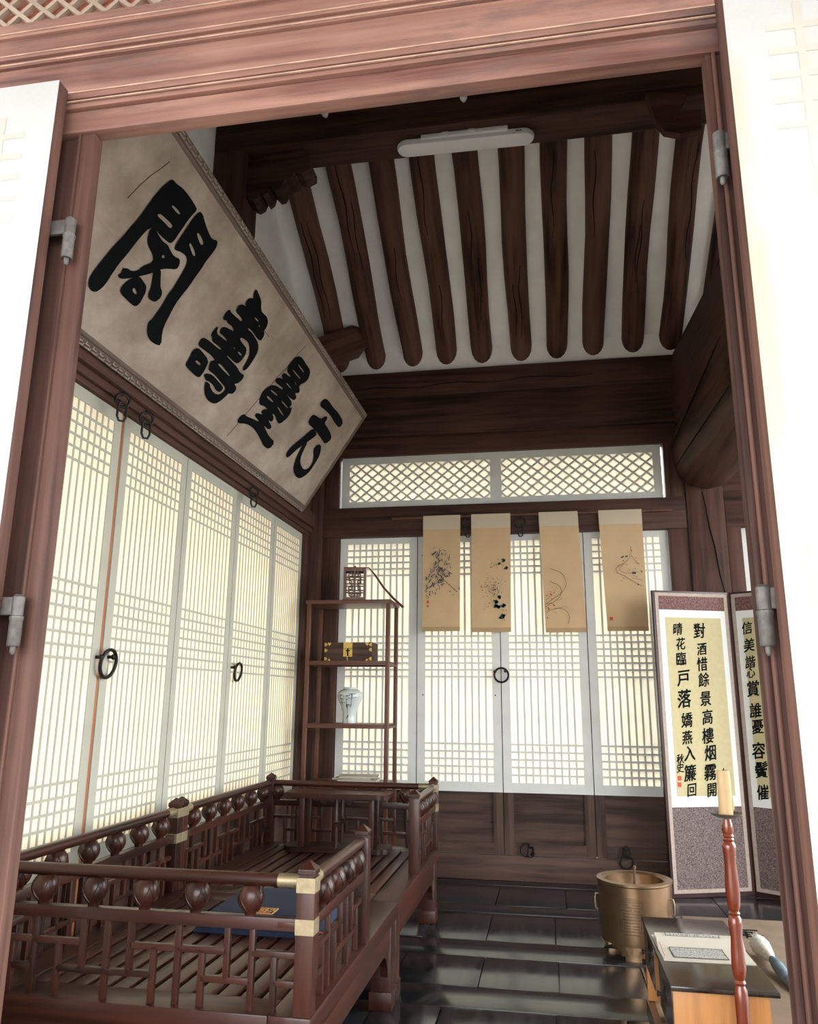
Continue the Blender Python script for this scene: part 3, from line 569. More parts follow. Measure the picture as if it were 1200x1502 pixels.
# ================================================================== DAYBEDS
PW = .042; ZP = .312
def bud():
    pr = [(.013, 0), (.0135, .006), (.020, .013), (.027, .024), (.030, .036), (.029, .048), (.024, .060), (.018, .066)]
    b = B().lathe(pr, 24)
    def rz_(z):
        for (r0, z0), (r1, z1) in zip(pr, pr[1:]):
            if z0 <= z <= z1: return r0+(r1-r0)*(z-z0)/(z1-z0)
        return pr[-1][0]
    for k in range(4):
        for s_ in (-1, 1):
            p = []
            for j in range(7):
                t = j/6; z = .012+.044*t**.8; a = -math.pi/2+k*math.pi/2+s_*.85*t**.7; q = rz_(z)+.0006; p.append((q*math.cos(a), q*math.sin(a), z))
            b.tube(p, .0014, 5)
    return b
def daybed(name, label, loc, mir, WX=.86, LY=1.03):
    r = thing(name, label, 'daybed', loc, group=None); my = (lambda y: LY-y) if mir else (lambda y: y)
    def bb(n, m, x0, x1, y0, y1, z0, z1, ch=.0025): a, c = sorted((my(y0), my(y1))); return bx(n, m, r, x0, x1, a, c, z0, z1, ch)
    # platform
    for x0, x1 in ((0, .10), (WX-.10, WX)): bb('side_beam', 'redY', x0, x1, .0, LY, .262, ZP, .006)
    for y0, y1 in ((0, .10), (LY-.10, LY)): bb('end_beam', 'redX', .10, WX-.10, y0, y1, .262, ZP, .004)
    n = 12; p = (WX-.20)/n
    for k in range(n): bb('slat', 'redY', .10+k*p+.0065, .10+(k+1)*p-.0065, .10, LY-.10, .285, ZP-.001, .0025)
    for yy in (.35, .68): bb('batten', 'redX', .10, WX-.10, yy-.02, yy+.02, .26, .285)
    for x0, x1 in ((.012, .034), (WX-.034, WX-.012)): bb('apron', 'redY', x0, x1, .02, LY-.02, .185, .262)
    for y0, y1 in ((.012, .034), (LY-.034, LY-.012)): bb('apron', 'redX', .034, WX-.034, y0, y1, .185, .262)
    for x in (.008, WX-.078):
        for y in (.008, LY-.078):
            bb('leg', 'redZ', x, x+.07, y, y+.07, 0, .262, .004); bb('leg_foot', 'redZ', x-.004, x+.074, y-.004, y+.074, 0, .055, .004)
    for x in (WX-.03,):   # curved brackets beside the legs
        for y, s in ((.078, 1), (LY-.078, -1)):
            poly = [(my(y), .19), (my(y), .10), (my(y+s*.012), .135), (my(y+s*.035), .165), (my(y+s*.09), .19)]
            obj('bracket', B().prism(poly, 'X', x-.012, x+.012), 'redY', r)
    # posts
    def post(x, y, brass, sides):
        Y = my(y); q = obj('post', B().box(-PW/2, PW/2, -PW/2, PW/2, 0, .285, .002), 'redZ', r, (x, Y, ZP), smooth=True, key='dbpost')
        h_ = PW/2
        obj('finial', B().box(-h_+.003, h_-.003, -h_+.003, h_-.003, .285, .291).box(-h_, h_, -h_, h_, .291, .303, .002).add([(-h_, -h_, .303), (h_, -h_, .303), (h_, h_, .303), (-h_, h_, .303), (0, 0, .322)], [(0, 1, 4), (1, 2, 4), (2, 3, 4), (3, 0, 4), (3, 2, 1, 0)]), 'redZ', q, key='dbfin')
        if brass:
            for z0, z1 in ((.253, .285), (.165, .198)):
                g = h_+.0012
                obj('brass_band', B().box(-g, g, -g, g, z0-.0, z1, .0008), 'brass', q, key=('band', z0))
    def rail(ax, fixed, u0, u1, buds, fulls, brass0=False, brass1=False):
        """ax X: runs along x at y=fixed ; ax Y: runs along y at x=fixed (u in unmirrored y)"""
        if ax == 'Y' and mir: u0, u1, fulls, buds, brass0, brass1 = LY-u1, LY-u0, [LY-q for q in fulls][::-1], [LY-q for q in buds], brass1, brass0
        if ax == 'X': fx = my(fixed)
        else: fx = fixed
        def pt(u, z): return (u, fx, z) if ax == 'X' else (fx, u, z)
        def rb(nm, ua, ub, z0, z1, t, ch=.0015):
            if ax == 'X': bx(nm, 'redX' if ub-ua > z1-z0 else 'redZ', r, ua, ub, fx-t/2, fx+t/2, z0, z1, ch)
            else: bx(nm, 'redY' if ub-ua > z1-z0 else 'redZ', r, fx-t/2, fx+t/2, ua, ub, z0, z1, ch)
        ln = u1-u0; 
        obj('handrail', B().tube([pt(u0-(u0+u1)/2 if ax == 'X' else 0, 0) if 0 else ((-ln/2, 0, 0) if ax == 'X' else (0, -ln/2, 0)), ((ln/2, 0, 0) if ax == 'X' else (0, ln/2, 0))], .0145, 16), 'redX' if ax == 'X' else 'redY', r, pt((u0+u1)/2, .586), smooth=True)
        rb('mid_rail', u0, u1, .481, .508, .024)
        for flag, ue, s_ in ((brass0, u0, 1), (brass1, u1, -1)):
            if flag:
                for z, rad in ((.586, .0155), (.4945, .0)):
                    d = .05 if rad else .045; c0, c1 = sorted((ue, ue+s_*d))
                    if rad: obj('brass_sleeve', B().tube([pt(c0, z), pt(c1, z)], rad, 14), 'brass', r, smooth=True)
                    else: rb('brass_strap', c0, c1, z-.006, z+.006, .0265)
        for u in buds: obj('lotus_bud', bud(), 'redZ', r, pt(u, .508), smooth=True, rot=(0, 0, 0 if ax == 'X' else math.pi/2), key='bud')
        t = .014; zb, z1, z2, zt = ZP, .371, .430, .481; fs = [u0-.0]+fulls+[u1]; 
        for u in fulls: rb('fret_bar', u-t/2, u+t/2, zb, zt, t)
        for i in range(len(fs)-1):
            F0, F1 = fs[i], fs[i+1]; w_ = F1-F0
            if w_ < .05: continue
            T1, T2 = F0+w_/3, F0+2*w_/3; k = i % 2
            lo, hi = ((T1, T2) if k else (T2, T1))
            if w_ < .13:
                M_ = (F0+F1)/2; rb('fret_bar', M_-t/2, M_+t/2, zb, z2, t); rb('fret_bar', F0, F1, z2-t/2, z2+t/2, t); rb('fret_bar', M_, F1, z1-t/2, z1+t/2, t); continue
            if k:   # upper from F0 to T2, lower from T1 to F1
                rb('fret_bar', F0, T2, z2-t/2, z2+t/2, t); rb('fret_bar', T1, F1, z1-t/2, z1+t/2, t); rb('fret_bar', T1-t/2, T1+t/2, zb, z2, t); rb('fret_bar', T2-t/2, T2+t/2, z1, zt, t)
            else:
                rb('fret_bar', F0, T2, z1-t/2, z1+t/2, t); rb('fret_bar', T1, F1, z2-t/2, z2+t/2, t); rb('fret_bar', T1-t/2, T1+t/2, z1, zt, t); rb('fret_bar', T2-t/2, T2+t/2, zb, z2, t)
    e = .022
    post(WX-e, e, True, 0); post(e, e, False, 0); post(e, LY-e, True, 0); post(WX-e, .565, False, 0)
    fx0 = 1.40 if True else 0
    rail('X', e, e+PW/2, WX-e-PW/2, [.171-.135*0+.0, .304, .436, .566, .701, .06][:6], [.161, .348, .529, .710], False, True)
    rail('Y', e, e+PW/2, LY-e-PW/2, [.13, .29, .45, .60, .75, .90], [.19, .37, .55, .73, .90], False, True)
    rail('Y', WX-e, e+PW/2, .565-PW/2, [.14, .25, .36, .47], [.20, .38], True, False)
    return r
daybed('daybed', 'carved red-brown wooden daybed half holding the blue cushion', (-1.40, 1.852, 0), False)
daybed('daybed', 'carved red-brown wooden daybed half with the small table on it', (-1.40, 2.884, 0), True)
# blue cushion
cu = thing('cushion', 'flat navy blue floor cushion with embroidered corner mark', 'cushion', (-.872, 2.60, ZP))
v = []; f = []; n = 12; W_, D_ = .205, .19
for j in range(n+1):
    for i in range(n+1):
        x = -1+2*i/n; y = -1+2*j/n; v.append((W_*x, D_*y, .052*(max(0, (1-x**8)*(1-y**8)))**.4+.006))
for j in range(n):
    for i in range(n): f.append((j*(n+1)+i, j*(n+1)+i+1, (j+1)*(n+1)+i+1, (j+1)*(n+1)+i))
m0 = len(v); edge = [i for i in range(n+1)]+[(k+1)*(n+1)+n for k in range(n)]+[n*(n+1)+n-1-k for k in range(n)]+[(n-1-k)*(n+1) for k in range(n-1)]
v += [(v[i][0], v[i][1], 0) for i in edge]
for k in range(len(edge)): f.append((edge[k], m0+k, m0+(k+1) % len(edge), edge[(k+1) % len(edge)]))
f.append(tuple(m0+k for k in range(len(edge))))
obj('cover', B().add(v, f), 'blue', cu, smooth=True)
obj('piping', B().tube([(W_*x, D_*y, .02) for x, y in ((-1, -1), (1, -1), (1, 1), (-1, 1))], .0022, 6, True), 'seal', cu)
b = B(); cx, cy = .005, -.148
for a, c in (((-.03, -.03), (.03, -.03)), ((.03, -.03), (.03, .03)), ((.03, .03), (-.03, .03)), ((-.03, .03), (-.03, -.03)), ((0, -.026), (0, .026)), ((-.02, .018), (.0, .018)), ((.0, 0), (.02, 0)), ((-.02, -.005), (-.004, -.005)), ((-.02, -.022), (.022, -.022)), ((.008, .02), (.022, .02)), ((.022, .02), (.022, .006)), ((-.02, .018), (-.02, .006)), ((-.022, .006), (-.008, .006))):
    b.bar((cx+a[0], cy+a[1], .0585), (cx+c[0], cy+c[1], .0585), .003, .003, (0, 0, 1))
obj('embroidery', b, 'thread', cu)

# small table on the far daybed
tb = thing('low_table', 'small red-brown table with rounded top and base runners on the daybed', 'table', (-.985, 3.745, ZP))
def rr(hx, hy, r, n=5):
    o_ = []
    for sx, sy, a0 in ((1, 1, 0), (-1, 1, 90), (-1, -1, 180), (1, -1, 270)):
        for k in range(n+1):
            a = math.radians(a0+90*k/n); o_.append((sx*(hx-r)+r*math.cos(a), sy*(hy-r)+r*math.sin(a)))
    return o_
obj('table_top', B().prism(rr(.25, .10, .05), 'Z', .235, .258), 'redX', tb)
obj('base_runner', B().prism(rr(.245, .08, .045), 'Z', 0.001, .022), 'redX', tb)
for sx in (-1, 1):
    for sy in (-1, 1): bx('leg', 'redZ', tb, sx*.165-.013, sx*.165+.013, sy*.055-.011, sy*.055+.011, .022, .235, .003)
obj('turned_leg', B().lathe([(.009, .022), (.009, .11), (.014, .115), (.009, .122), (.013, .130), (.009, .137), (.009, .235)], 12), 'redZ', tb, (0, -.055, 0), smooth=True)
obj('turned_leg', B().lathe([(.009, .022), (.009, .11), (.014, .115), (.009, .122), (.013, .130), (.009, .137), (.009, .235)], 12), 'redZ', tb, (0, .055, 0), smooth=True)
for x in (-.06, .06): obj('bracket', B().prism([(x-.03, .235), (x+.03, .235), (x, .205)], 'Y', -.062, -.048), 'redX', tb)

# ================================================================== SHELF AND ITS THINGS
SX0, SX1, SY0, SY1 = -1.388, -.892, 4.40, 4.675; SZ = (1.555, 1.205, .855, .535, .14)
sh = thing('open_shelf', 'tall open wooden shelf with four posts standing in the corner', 'shelf', ((SX0+SX1)/2, (SY0+SY1)/2, 0))
hx, hy = (SX1-SX0)/2, (SY1-SY0)/2
for x in (-hx, hx-.022):
    for y in (-hy, hy-.022): bx('post', 'shelfZ', sh, x, x+.022, y, y+.022, 0, 1.535, .0015)
for i, z in enumerate(SZ):
    if i == 0: bx('top_board', 'shelfX', sh, -hx-.006, hx+.006, -hy-.006, hy+.006, z-.022, z, .002)
    else:
        bx('shelf_board', 'shelfX', sh, -hx+.012, hx-.012, -hy+.004, hy-.004, z-.012, z-.0, .001)
        for y in (-hy+.003, hy-.019): bx('shelf_rail', 'shelfX', sh, -hx+.022, hx-.022, y, y+.016, z-.024, z-.0121, .001)
        for x in (-hx+.003, hx-.019): bx('shelf_rail', 'shelfY', sh, x, x+.016, -hy+.022, hy-.022, z-.024, z-.0121, .001)
# lantern
la = thing('lantern', 'fretwork wooden hand lantern on top of the open shelf', 'lantern', (-1.135, 4.53, 1.555), math.radians(12))
bx('base', 'shelfX', la, -.07, .07, -.06, .06, 0, .012, .001); bx('top', 'shelfX', la, -.066, .066, -.056, .056, .196, .206, .001)
for x in (-.06, .06):
    for y in (-.05, .05): bx('corner_post', 'shelfZ', la, x-.006, x+.006, y-.006, y+.006, .012, .196)
fr = [(0, .5, 1, .5), (.5, 0, .5, 1), (.18, .12, .82, .12), (.18, .88, .82, .88), (.18, .12, .18, .38), (.82, .12, .82, .38), (.18, .62, .18, .88), (.82, .62, .82, .88), (0, .25, .5, .25), (.5, .25, 1, .25), (0, .75, 1, .75), (.33, .38, .33, .62), (.67, .38, .67, .62), (.18, .38, .33, .38), (.67, .38, .82, .38), (.18, .62, .33, .62), (.67, .62, .82, .62), (.33, .12, .33, 0), (.67, .12, .67, 0), (.33, .88, .33, 1), (.67, .88, .67, 1)]
for sd, wd_ in (('f', .108), ('b', .108), ('l', .088), ('r', .088)):
    b = B(); z0, hh = .026, .158
    for u0, v0, u1, v1 in fr:
        p = [(-wd_/2+u0*wd_, z0+v0*hh), (-wd_/2+u1*wd_, z0+v1*hh)]
        P = [((u, (-.05 if sd == 'f' else .05), z) if sd in 'fb' else ((-.06 if sd == 'l' else .06), u, z)) for u, z in p]
        b.bar(P[0], P[1], .0075, .006, (0, 1, 0) if sd in 'fb' else (1, 0, 0))
    for z in (z0-.007, z0+hh+.006):
        P = [((u, (-.05 if sd == 'f' else .05), z) if sd in 'fb' else ((-.06 if sd == 'l' else .06), u, z)) for u in (-wd_/2, wd_/2)]
        b.bar(P[0], P[1], .014, .008, (0, 1, 0) if sd in 'fb' else (1, 0, 0))
    obj('fret_panel', b, 'shelfZ', la)
obj('knob', B().lathe([(.006, .206), (.008, .212), (.004, .222)], 10), 'shelfZ', la)
obj('carrying_stick', B().tube([(.03, 0, .212), (.085, -.005, .209), (.12, -.01, .17), (.18, -.02, .085), (.24, -.03, .02), (.30, -.045, -.035)], [.003, .003, .0055, .0065, .007, .0085], 10), 'shelfY', la, smooth=True, rot=(0, 0, math.radians(-8)))
# document box
db = thing('document_box', 'dark wooden box with brass corners and lock plate on the shelf', 'box', (-1.145, 4.53, 1.205))
bx('box_body', 'panelX', db, -.143, .143, -.08, .08, 0, .072, .002); bx('lid', 'panelX', db, -.143, .143, -.08, .08, .0725, .108, .002)
bx('lock_plate', 'gold', db, -.028, .026, -.0825, -.080, .074, .107); bx('lock_plate', 'gold', db, -.028, .026, -.0825, -.080, .026, .0715)
bx('hasp', 'ink', db, -.005, .003, -.086, -.0825, .03, .074, .001); obj('key_tongue', B().tube([(0, -.086, .03), (-.003, -.088, .016), (0, -.088, .006)], .0025, 8), 'gold', db)
bx('hasp_arm', 'ink', db, -.014, .012, -.085, -.0825, .058, .064)
for x, z, d in ((-.141, .095, 'r'), (-.141, .062, 'r'), (-.141, .014, 'r'), (.141, .095, 'l'), (.141, .066, 'l'), (.141, .014, 'l'), (-.113, .106, 'd'), (.113, .106, 'd'), (-.113, .003, 'u'), (.113, .003, 'u')):
    t = {'r': [(0, -.010), (.009, -.009), (.018, 0), (.009, .009), (0, .010)], 'l': [(0, -.010), (-.009, -.009), (-.018, 0), (-.009, .009), (0, .010)], 'd': [(-.010, 0), (-.009, -.008), (0, -.018), (.009, -.008), (.010, 0)], 'u': [(-.009, 0), (0, .014), (.009, 0)]}[d]
    obj('brass_corner', B().prism([(x+a, z+c) for a, c in t], 'Y', -.0822, -.080), 'gold', db)
# vase
va = thing('vase', 'pale celadon vase painted with bamboo on the shelf', 'vase', (-1.147, 4.53, .856))
vp = [(.040, 0), (.041, .004), (.038, .03), (.040, .06), (.052, .10), (.068, .132), (.074, .152), (.070, .172), (.055, .186), (.040, .191), (.037, .197), (.039, .203), (.033, .204), (.031, .19), (.02, .15)]
obj('body', B().lathe(vp, 36), 'celadon', va, smooth=True)
def vr(z):
    for (r0, z0), (r1, z1) in zip(vp[:12], vp[1:12]):
        if z0 <= z <= z1: return r0+(r1-r0)*(z-z0)/(z1-z0)
    return .04
b = B()
def vs_(a, z): r_ = vr(z)+.0012; return Vector((r_*math.cos(a), r_*math.sin(a), z))
for a0, z0, z1 in ((-1.62, .0, .155), (-1.2, .09, .165), (-2.15, .10, .16)):
    for k in range(6): b.bar(vs_(a0+.02*math.sin(k), z0+(z1-z0)*k/6), vs_(a0+.02*math.sin(k+1), z0+(z1-z0)*(k+1)/6), .0018, .0012, vs_(a0, .1))
    for k in range(9):
        z = z1-random.choice((0, 0, .05, .11))*(z1-z0)/.155; z = max(z, .014); a = a0+random.uniform(-.1, .1); da, dz = random.uniform(-.45, .45), random.uniform(-.022, .006)
        z2 = min(.185, max(.003, z+dz)); b.bar(vs_(a, z), vs_(a+da, z2), .0034, .0012, vs_(a+da/2, z))
obj('painted_bamboo', b, 'leafblue', va)
# loose book stack on low shelf
bk = thing('book_stack', 'loose stack of old paper booklets on the lowest visible shelf', 'book', (-1.09, 4.52, .535))
for k in range(4):
    o = bx('booklet', 'page', bk, -.11, .11, -.085, .085, k*.009+.0003, k*.009+.0088, .001); o.rotation_euler = (0, 0, math.radians((-4, 5, -2, 9)[k])); o.location.x += (.0, .01, -.012, .012)[k]

# ================================================================== HANGING SCROLLS
rod = thing('bamboo_rod', 'thin reddish bamboo rod holding the four scrolls', 'rod', (-.095, 4.738, 2.112))
obj('pole', B().tube([(-.857, 0, 0), (0, 0, .001), (.857, 0, 0)], .0075, 10), 'bamboo', rod, smooth=True)
for k in range(9): obj('node', B().tube([(-.80+k*.19, 0, 0), (-.793+k*.19, 0, 0)], .0092, 10), 'bamboo', rod, smooth=True, key=('node', k))
SY = 4.726
def s_mat():
    m = paper('scroll', (.56, .40, .235), .14); m2 = paper('scroll_top', (.54, .46, .34), .10)
    paper('scroll_hem', (.40, .28, .16), .06)
s_mat()
scr = [('scroll painted with blue ink bamboo hanging on the rod', (-.749, -.514, -.755, -.523, 1.398)), ('scroll painted with green hydrangea leaves hanging on the rod', (-.445, -.202, -.449, -.214, 1.391)), ('scroll painted with curving orchid blades hanging on the rod', (-.030, .206, -.008, .231, 1.386)), ('scroll painted with a plum branch hanging on the rod', (.329, .584, .350, .583, 1.392))]
SC = []
for lab, (a, b_, c, d, zb) in scr:
    r = thing('hanging_scroll', lab, 'scroll', ((a+b_)/2, SY, 2.1), group=None); ox = (a+b_)/2
    def strip(z0, z1, dy, th=.0016, n=8):
        v = []; f = []
        for k in range(n+1):
            t = k/n; z = z0+(z1-z0)*t; q = (2.119-z)/(2.119-zb); xl = a+(c-a)*q; xr = b_+(d-b_)*q; wv = .0025*math.sin(z*9+a*5)
            for x, y in ((xl, dy+wv), (xr, dy+wv*.3), (xr, dy+th+wv*.3), (xl, dy+th+wv)): v.append((x-ox, y, z-2.1))
        for k in range(n):
            for j in range(4): f.append((k*4+j, k*4+(j+1) % 4, (k+1)*4+(j+1) % 4, (k+1)*4+j))
        f += [(0, 1, 2, 3), (n*4, n*4+1, n*4+2, n*4+3)]
        return B().add(v, f)
    obj('cloth', strip(2.116, zb+.024, .004), 'scroll', r, smooth=True); obj('fold', strip(2.121, 2.03, -.0005), 'scroll_top', r, smooth=True); obj('hem', strip(zb+.026, zb, .002, .006, 2), 'scroll_hem', r)
    SC.append((r, ox))
def ink(r, name, mat, strokes, k=0):
    """strokes: (pixel polyline, width px) painted on the cloth"""
    root, ox = SC[r]; b = B()
    for pts, wd in strokes:
        P = [atY(x, y, SY-.0022) for x, y in pts]; P = [Vector((p.x-ox, -.0018-.0002*k, p.z-2.1)) for p in P]
        for a, c in zip(P, P[1:]): b.bar(a, c, wd*.0043, .0012, (0, -1, 0))
    return obj(name, b, mat, root)
R = random.Random(3)
def leafs(cx, cy, sx, sy, n, ln, down=True):
    o_ = []
    for _ in range(n):
        x = R.gauss(cx, sx); y = R.gauss(cy, sy); a = R.uniform(.1, 3.04); l = R.uniform(.5, 1)*ln
        o_.append((((x, y), (x+l*math.cos(a), y+l*math.sin(a))), R.uniform(.5, 1.1)))
    return o_
def clampx(st, x0, x1): return [(tuple((min(max(x, x0), x1), y) for x, y in p), w_) for p, w_ in st]
ink(0, 'bamboo_leaves', 'leafblue', clampx(leafs(645, 836, 7, 12, 75, 6)+leafs(643, 812, 4, 4, 14, 5)+leafs(634, 850, 6, 10, 22, 6)+leafs(668, 866, 5, 5, 8, 4)+leafs(627, 862, 4, 6, 10, 4), 623.5, 674), 0)
ink(0, 'bamboo_stems', 'inkbrown', [(((649, 848), (656, 855), (664, 862), (670, 868)), .7), (((645, 806), (643, 830), (648, 850)), .5), (((642, 850), (634, 858), (624, 866)), .5), (((632, 848), (627, 858), (623.5, 868)), .4), (((656, 830), (655, 838)), .5)], 1)
ink(0, 'signature', 'ink', [(((629, 872), (630.5, 873)), .5), (((627, 875), (630, 876)), .4), (((629, 876), (627.5, 879)), .4)], 1)
ink(0, 'red_seal', 'seal', [(((627.6, 881), (627.6, 885)), 3), (((627.2, 888), (627.2, 890.5)), 3)], 0)
bl = []
for cx, cy, s in ((738, 822, 4), (733, 827, 3), (742, 833, 4), (733, 876, 4), (727, 883, 5), (729, 890, 6), (738, 888, 5), (736, 905, 5), (739, 902, 4)):
    for q in range(7): a = R.uniform(0, 6.28); bl.append((((cx+R.uniform(-.4, .4)*s, cy+R.uniform(-.4, .4)*s), (cx+s*math.cos(a)*.8, cy+s*.6*math.sin(a))), s*.5))
ink(1, 'green_leaves', 'leafgreen', clampx(bl, 694, 747), 0)
ink(1, 'petal_dots', 'inkbrown', clampx([(((x, y), (x+R.uniform(-1.2, 1.2), y+R.uniform(-1.2, 1.2))), R.uniform(.5, 1.1)) for x, y in [(R.gauss(723, 6), R.gauss(862, 7)) for _ in range(70)]+[(R.gauss(711, 4), R.gauss(860, 4)) for _ in range(10)]+[(R.gauss(725, 6), R.gauss(829, 3)) for _ in range(16)]+[(R.gauss(742, 3), R.gauss(893, 6)) for _ in range(10)]+[(R.gauss(718, 3), R.gauss(888, 3)) for _ in range(8)]], 694, 747), 1)
ink(1, 'petal_wash', 'leafblue', clampx([(((x, y), (x+R.uniform(-1, 1), y+1)), .8) for x, y in [(R.gauss(726, 4), R.gauss(865, 6)) for _ in range(26)]], 694, 747), 2)
zo = lambda p: [(790+x*.08, 810+y*.08) for x, y in p]
ink(2, 'orchid_blades', 'inkbrown', [(zo([(210, 300), (290, 325), (380, 355), (440, 400), (480, 460), (500, 540), (505, 600), (480, 670), (430, 735), (350, 800), (270, 855), (170, 920), (120, 955)]), .55), (zo([(200, 530), (280, 565), (350, 590), (400, 640), (420, 700), (410, 770), (370, 840), (300, 900), (210, 950), (130, 1000)]), .5), (zo([(140, 1110), (230, 1060), (330, 1025), (420, 1030), (490, 1060), (545, 1120), (572, 1190), (565, 1260), (540, 1310)]), .5), (zo([(130, 880), (180, 840), (230, 790)]), .4), (zo([(230, 1060), (380, 1020), (470, 995), (530, 1005)]), .3), (zo([(280, 770), (300, 690), (335, 620)]), .25), (zo([(120, 1020), (160, 980), (250, 930)]), .4), (zo([(340, 890), (400, 865), (440, 835)]), .25), (zo([(130, 950), (180, 945), (250, 925)]), .5), (zo([(260, 1090), (350, 1120)]), .25)], 0)
ink(2, 'orchid_flowers', 'seal', [(zo([(205, 755), (250, 790)]), 1.6), (zo([(140, 795), (175, 790)]), 1.3), (zo([(265, 945), (295, 990)]), 1.6), (zo([(175, 1010), (195, 1060)]), 1.8), (zo([(155, 1190), (175, 1215)]), 1.2), (zo([(240, 840), (245, 865)]), 1), (zo([(285, 735), (282, 755)]), 1.2), (zo([(205, 715), (235, 730)]), .8)], 1)
zp_ = lambda p: [(880+x*.1, 780+y*.1) for x, y in p]
ink(3, 'plum_branch', 'inkbrown', [(zp_([(470, 340), (430, 390), (370, 450), (310, 510), (285, 550), (330, 590), (400, 610)]), .35), (zp_([(350, 460), (270, 500), (235, 540), (255, 580), (245, 600), (300, 620), (370, 650), (430, 690), (500, 730), (560, 760), (620, 800)]), .4), (zp_([(480, 680), (560, 690), (630, 715)]), .3), (zp_([(455, 220), (450, 260), (465, 290)]), .6), (zp_([(480, 370), (520, 420), (560, 460)]), .3), (zp_([(400, 580), (440, 560), (430, 545)]), .35)], 0)
ink(3, 'plum_blossoms', 'leafblue', [(zp_([(310, 380), (350, 360)]), 1.6), (zp_([(370, 365), (410, 355)]), 1.6), (zp_([(335, 420), (350, 435)]), 1), (zp_([(480, 600), (530, 605)]), 3), (zp_([(600, 570), (622, 590)]), 1.2), (zp_([(550, 770), (575, 775)]), 1.4)]+[(zp_([(x, y), (x+12, y+6)]), .8) for x, y in ((430, 330), (445, 315), (470, 360), (525, 380), (545, 460), (570, 465), (515, 540), (545, 585), (440, 605), (535, 655), (265, 500), (385, 475), (345, 680), (320, 715), (415, 605), (495, 640), (460, 270))], 1)
ink(3, 'red_seal', 'seal', [(zp_([(167, 1250), (167, 1298)]), 4.6)], 0)

# ================================================================== FOLDING SCREEN
fs = thing('folding_screen', 'folding screen with khaki calligraphy panels and dark brocade base', 'folding screen', (.592, 4.56, 0))
P0 = Vector((.592, 4.545, 0)); P1 = Vector((1.032, 4.708, 0)); P2 = Vector((1.40, 4.45, 0)); HT = 1.605
def panel(pa, pb, chars, small, seals, nm):
    d = (pb-pa); wd = d.length; d.normalize(); nrm = Vector((d.y, -d.x, 0)); rz = math.atan2(d.y, d.x)
    # local: x along panel, y away from viewer, z up
    base = pa-Vector(fs.location)
    def pb_(n, m, x0, x1, y0, y1, z0, z1, ch=0):
        c = Vector(((x0+x1)/2, (y0+y1)/2, (z0+z1)/2)); o = bx(n, m, fs, x0, x1, y0, y1, z0, z1, ch)
        o.location = base+d*c.x-nrm*c.y+Vector((0, 0, c.z)); o.rotation_euler = (0, 0, rz); return o
    pb_('panel_core', 'screen_edge', 0.001, wd-.001, .004, .024, .0, HT, .002)
    for a, b in ((.014, .034), (wd-.030, wd-.010)): pb_('trim_strip', 'screen_trim', a, b, .001, .006, .022, HT-.012)
    for a, b in ((.022, .040), (HT-.030, HT-.012)): pb_('trim_strip', 'screen_trim', .034, wd-.030, .001, .006, a, b)
    x0, x1 = .034, wd-.030
    pb_('brocade_lower', 'brocade', x0, x1, .0025, .006, .040, .445); pb_('brocade_upper', 'brocade_top', x0, x1, .0025, .006, HT-.108, HT-.030)
    pb_('mount_paper', 'silkwhite', x0, x1, .002, .006, .445, HT-.108)
    pb_('poem_paper', 'khaki', x0+.034, x1-.030, .0012, .003, .500, HT-.150)
    p0 = pa-nrm*0; 
    def put(ch, x, y, hpx, mat, name, wide=1.0):
        P = atP(x, y, p0, nrm)-pa; u, z = P.dot(d), P.z; s_ = (hpx*.6+8)*4.75/FPX*.92
        v, f = glyph(ch); 
        if not v: return
        vv = []
        for a, b in v:
            a2 = a*wide+.22*b*.35; a2 += .015*math.sin(b*9+x); b2 = b+.10*a+.012*math.sin(a*11+y)
            Q = base+d*(u+a2*s_)+nrm*.0004+Vector((0, 0, z+b2*s_)); vv.append(Q)
        bb_ = B(); t_ = s_*.02
        for i_, (e1, e2) in enumerate(((0, 0), (t_, t_*.6), (-t_, t_*.5), (t_*.2, -t_), (-t_*.8, -t_*.7))): bb_.add([q_+d*e1+Vector((0, 0, e2))+nrm*.00004*i_ for q_ in vv], f)
        obj(name, bb_, mat, fs)
    for ch, x, y, h in chars: put(ch, x, y, h, 'ink', 'brush_character', .82)
    for ch, x, y, h in small: put(ch, x, y, h, 'ink', 'signature', .85)
    for x, y in seals:
        P = atP(x, y, p0, nrm)-pa; u, z = P.dot(d), P.z; pb_('red_seal', 'seal', u-.011, u+.011, .0006, .0014, z-.012, z+.012)
c1 = list(zip('晴花臨戸落嬌燕入簾回', (994.6, 998.6, 999.4, 1002.5, 1004, 1008, 1008.3, 1011.8, 1012.7, 1015), (922.5, 944, 966, 994.6, 1024.6, 1056, 1081.6, 1105, 1133.5, 1158.6), (18, 18, 21, 28, 32, 23, 20, 24, 26, 18)))
c2 = list(zip('對酒惜餘景高樓烟霧開', (1026, 1029.4, 1030, 1032.6, 1035, 1038, 1038.6, 1042, 1042, 1044.7), (925, 952, 974, 997, 1024.6, 1051.5, 1079, 1104, 1132.7, 1158.6), (26, 19, 22, 22, 24, 23, 25, 25, 27, 20)))
c3 = list(zip('信美諧心賞誰憂容鬢催', (1096, 1099, 1100.7, 1101.5, 1104.6, 1108.6, 1111.8, 1113, 1117, 1119), (921, 946, 971, 987, 1010, 1042, 1066, 1100.7, 1129, 1162), (19, 21, 18, 13, 26, 23, 22, 26, 26, 22)))
panel(P0, P1, c1+c2, [('秋', 998, 1113, 10), ('史', 998, 1126, 10)], [(997, 1141.5), (997, 1151)], 'a'); panel(P1, P2, c3, [], [], 'b')

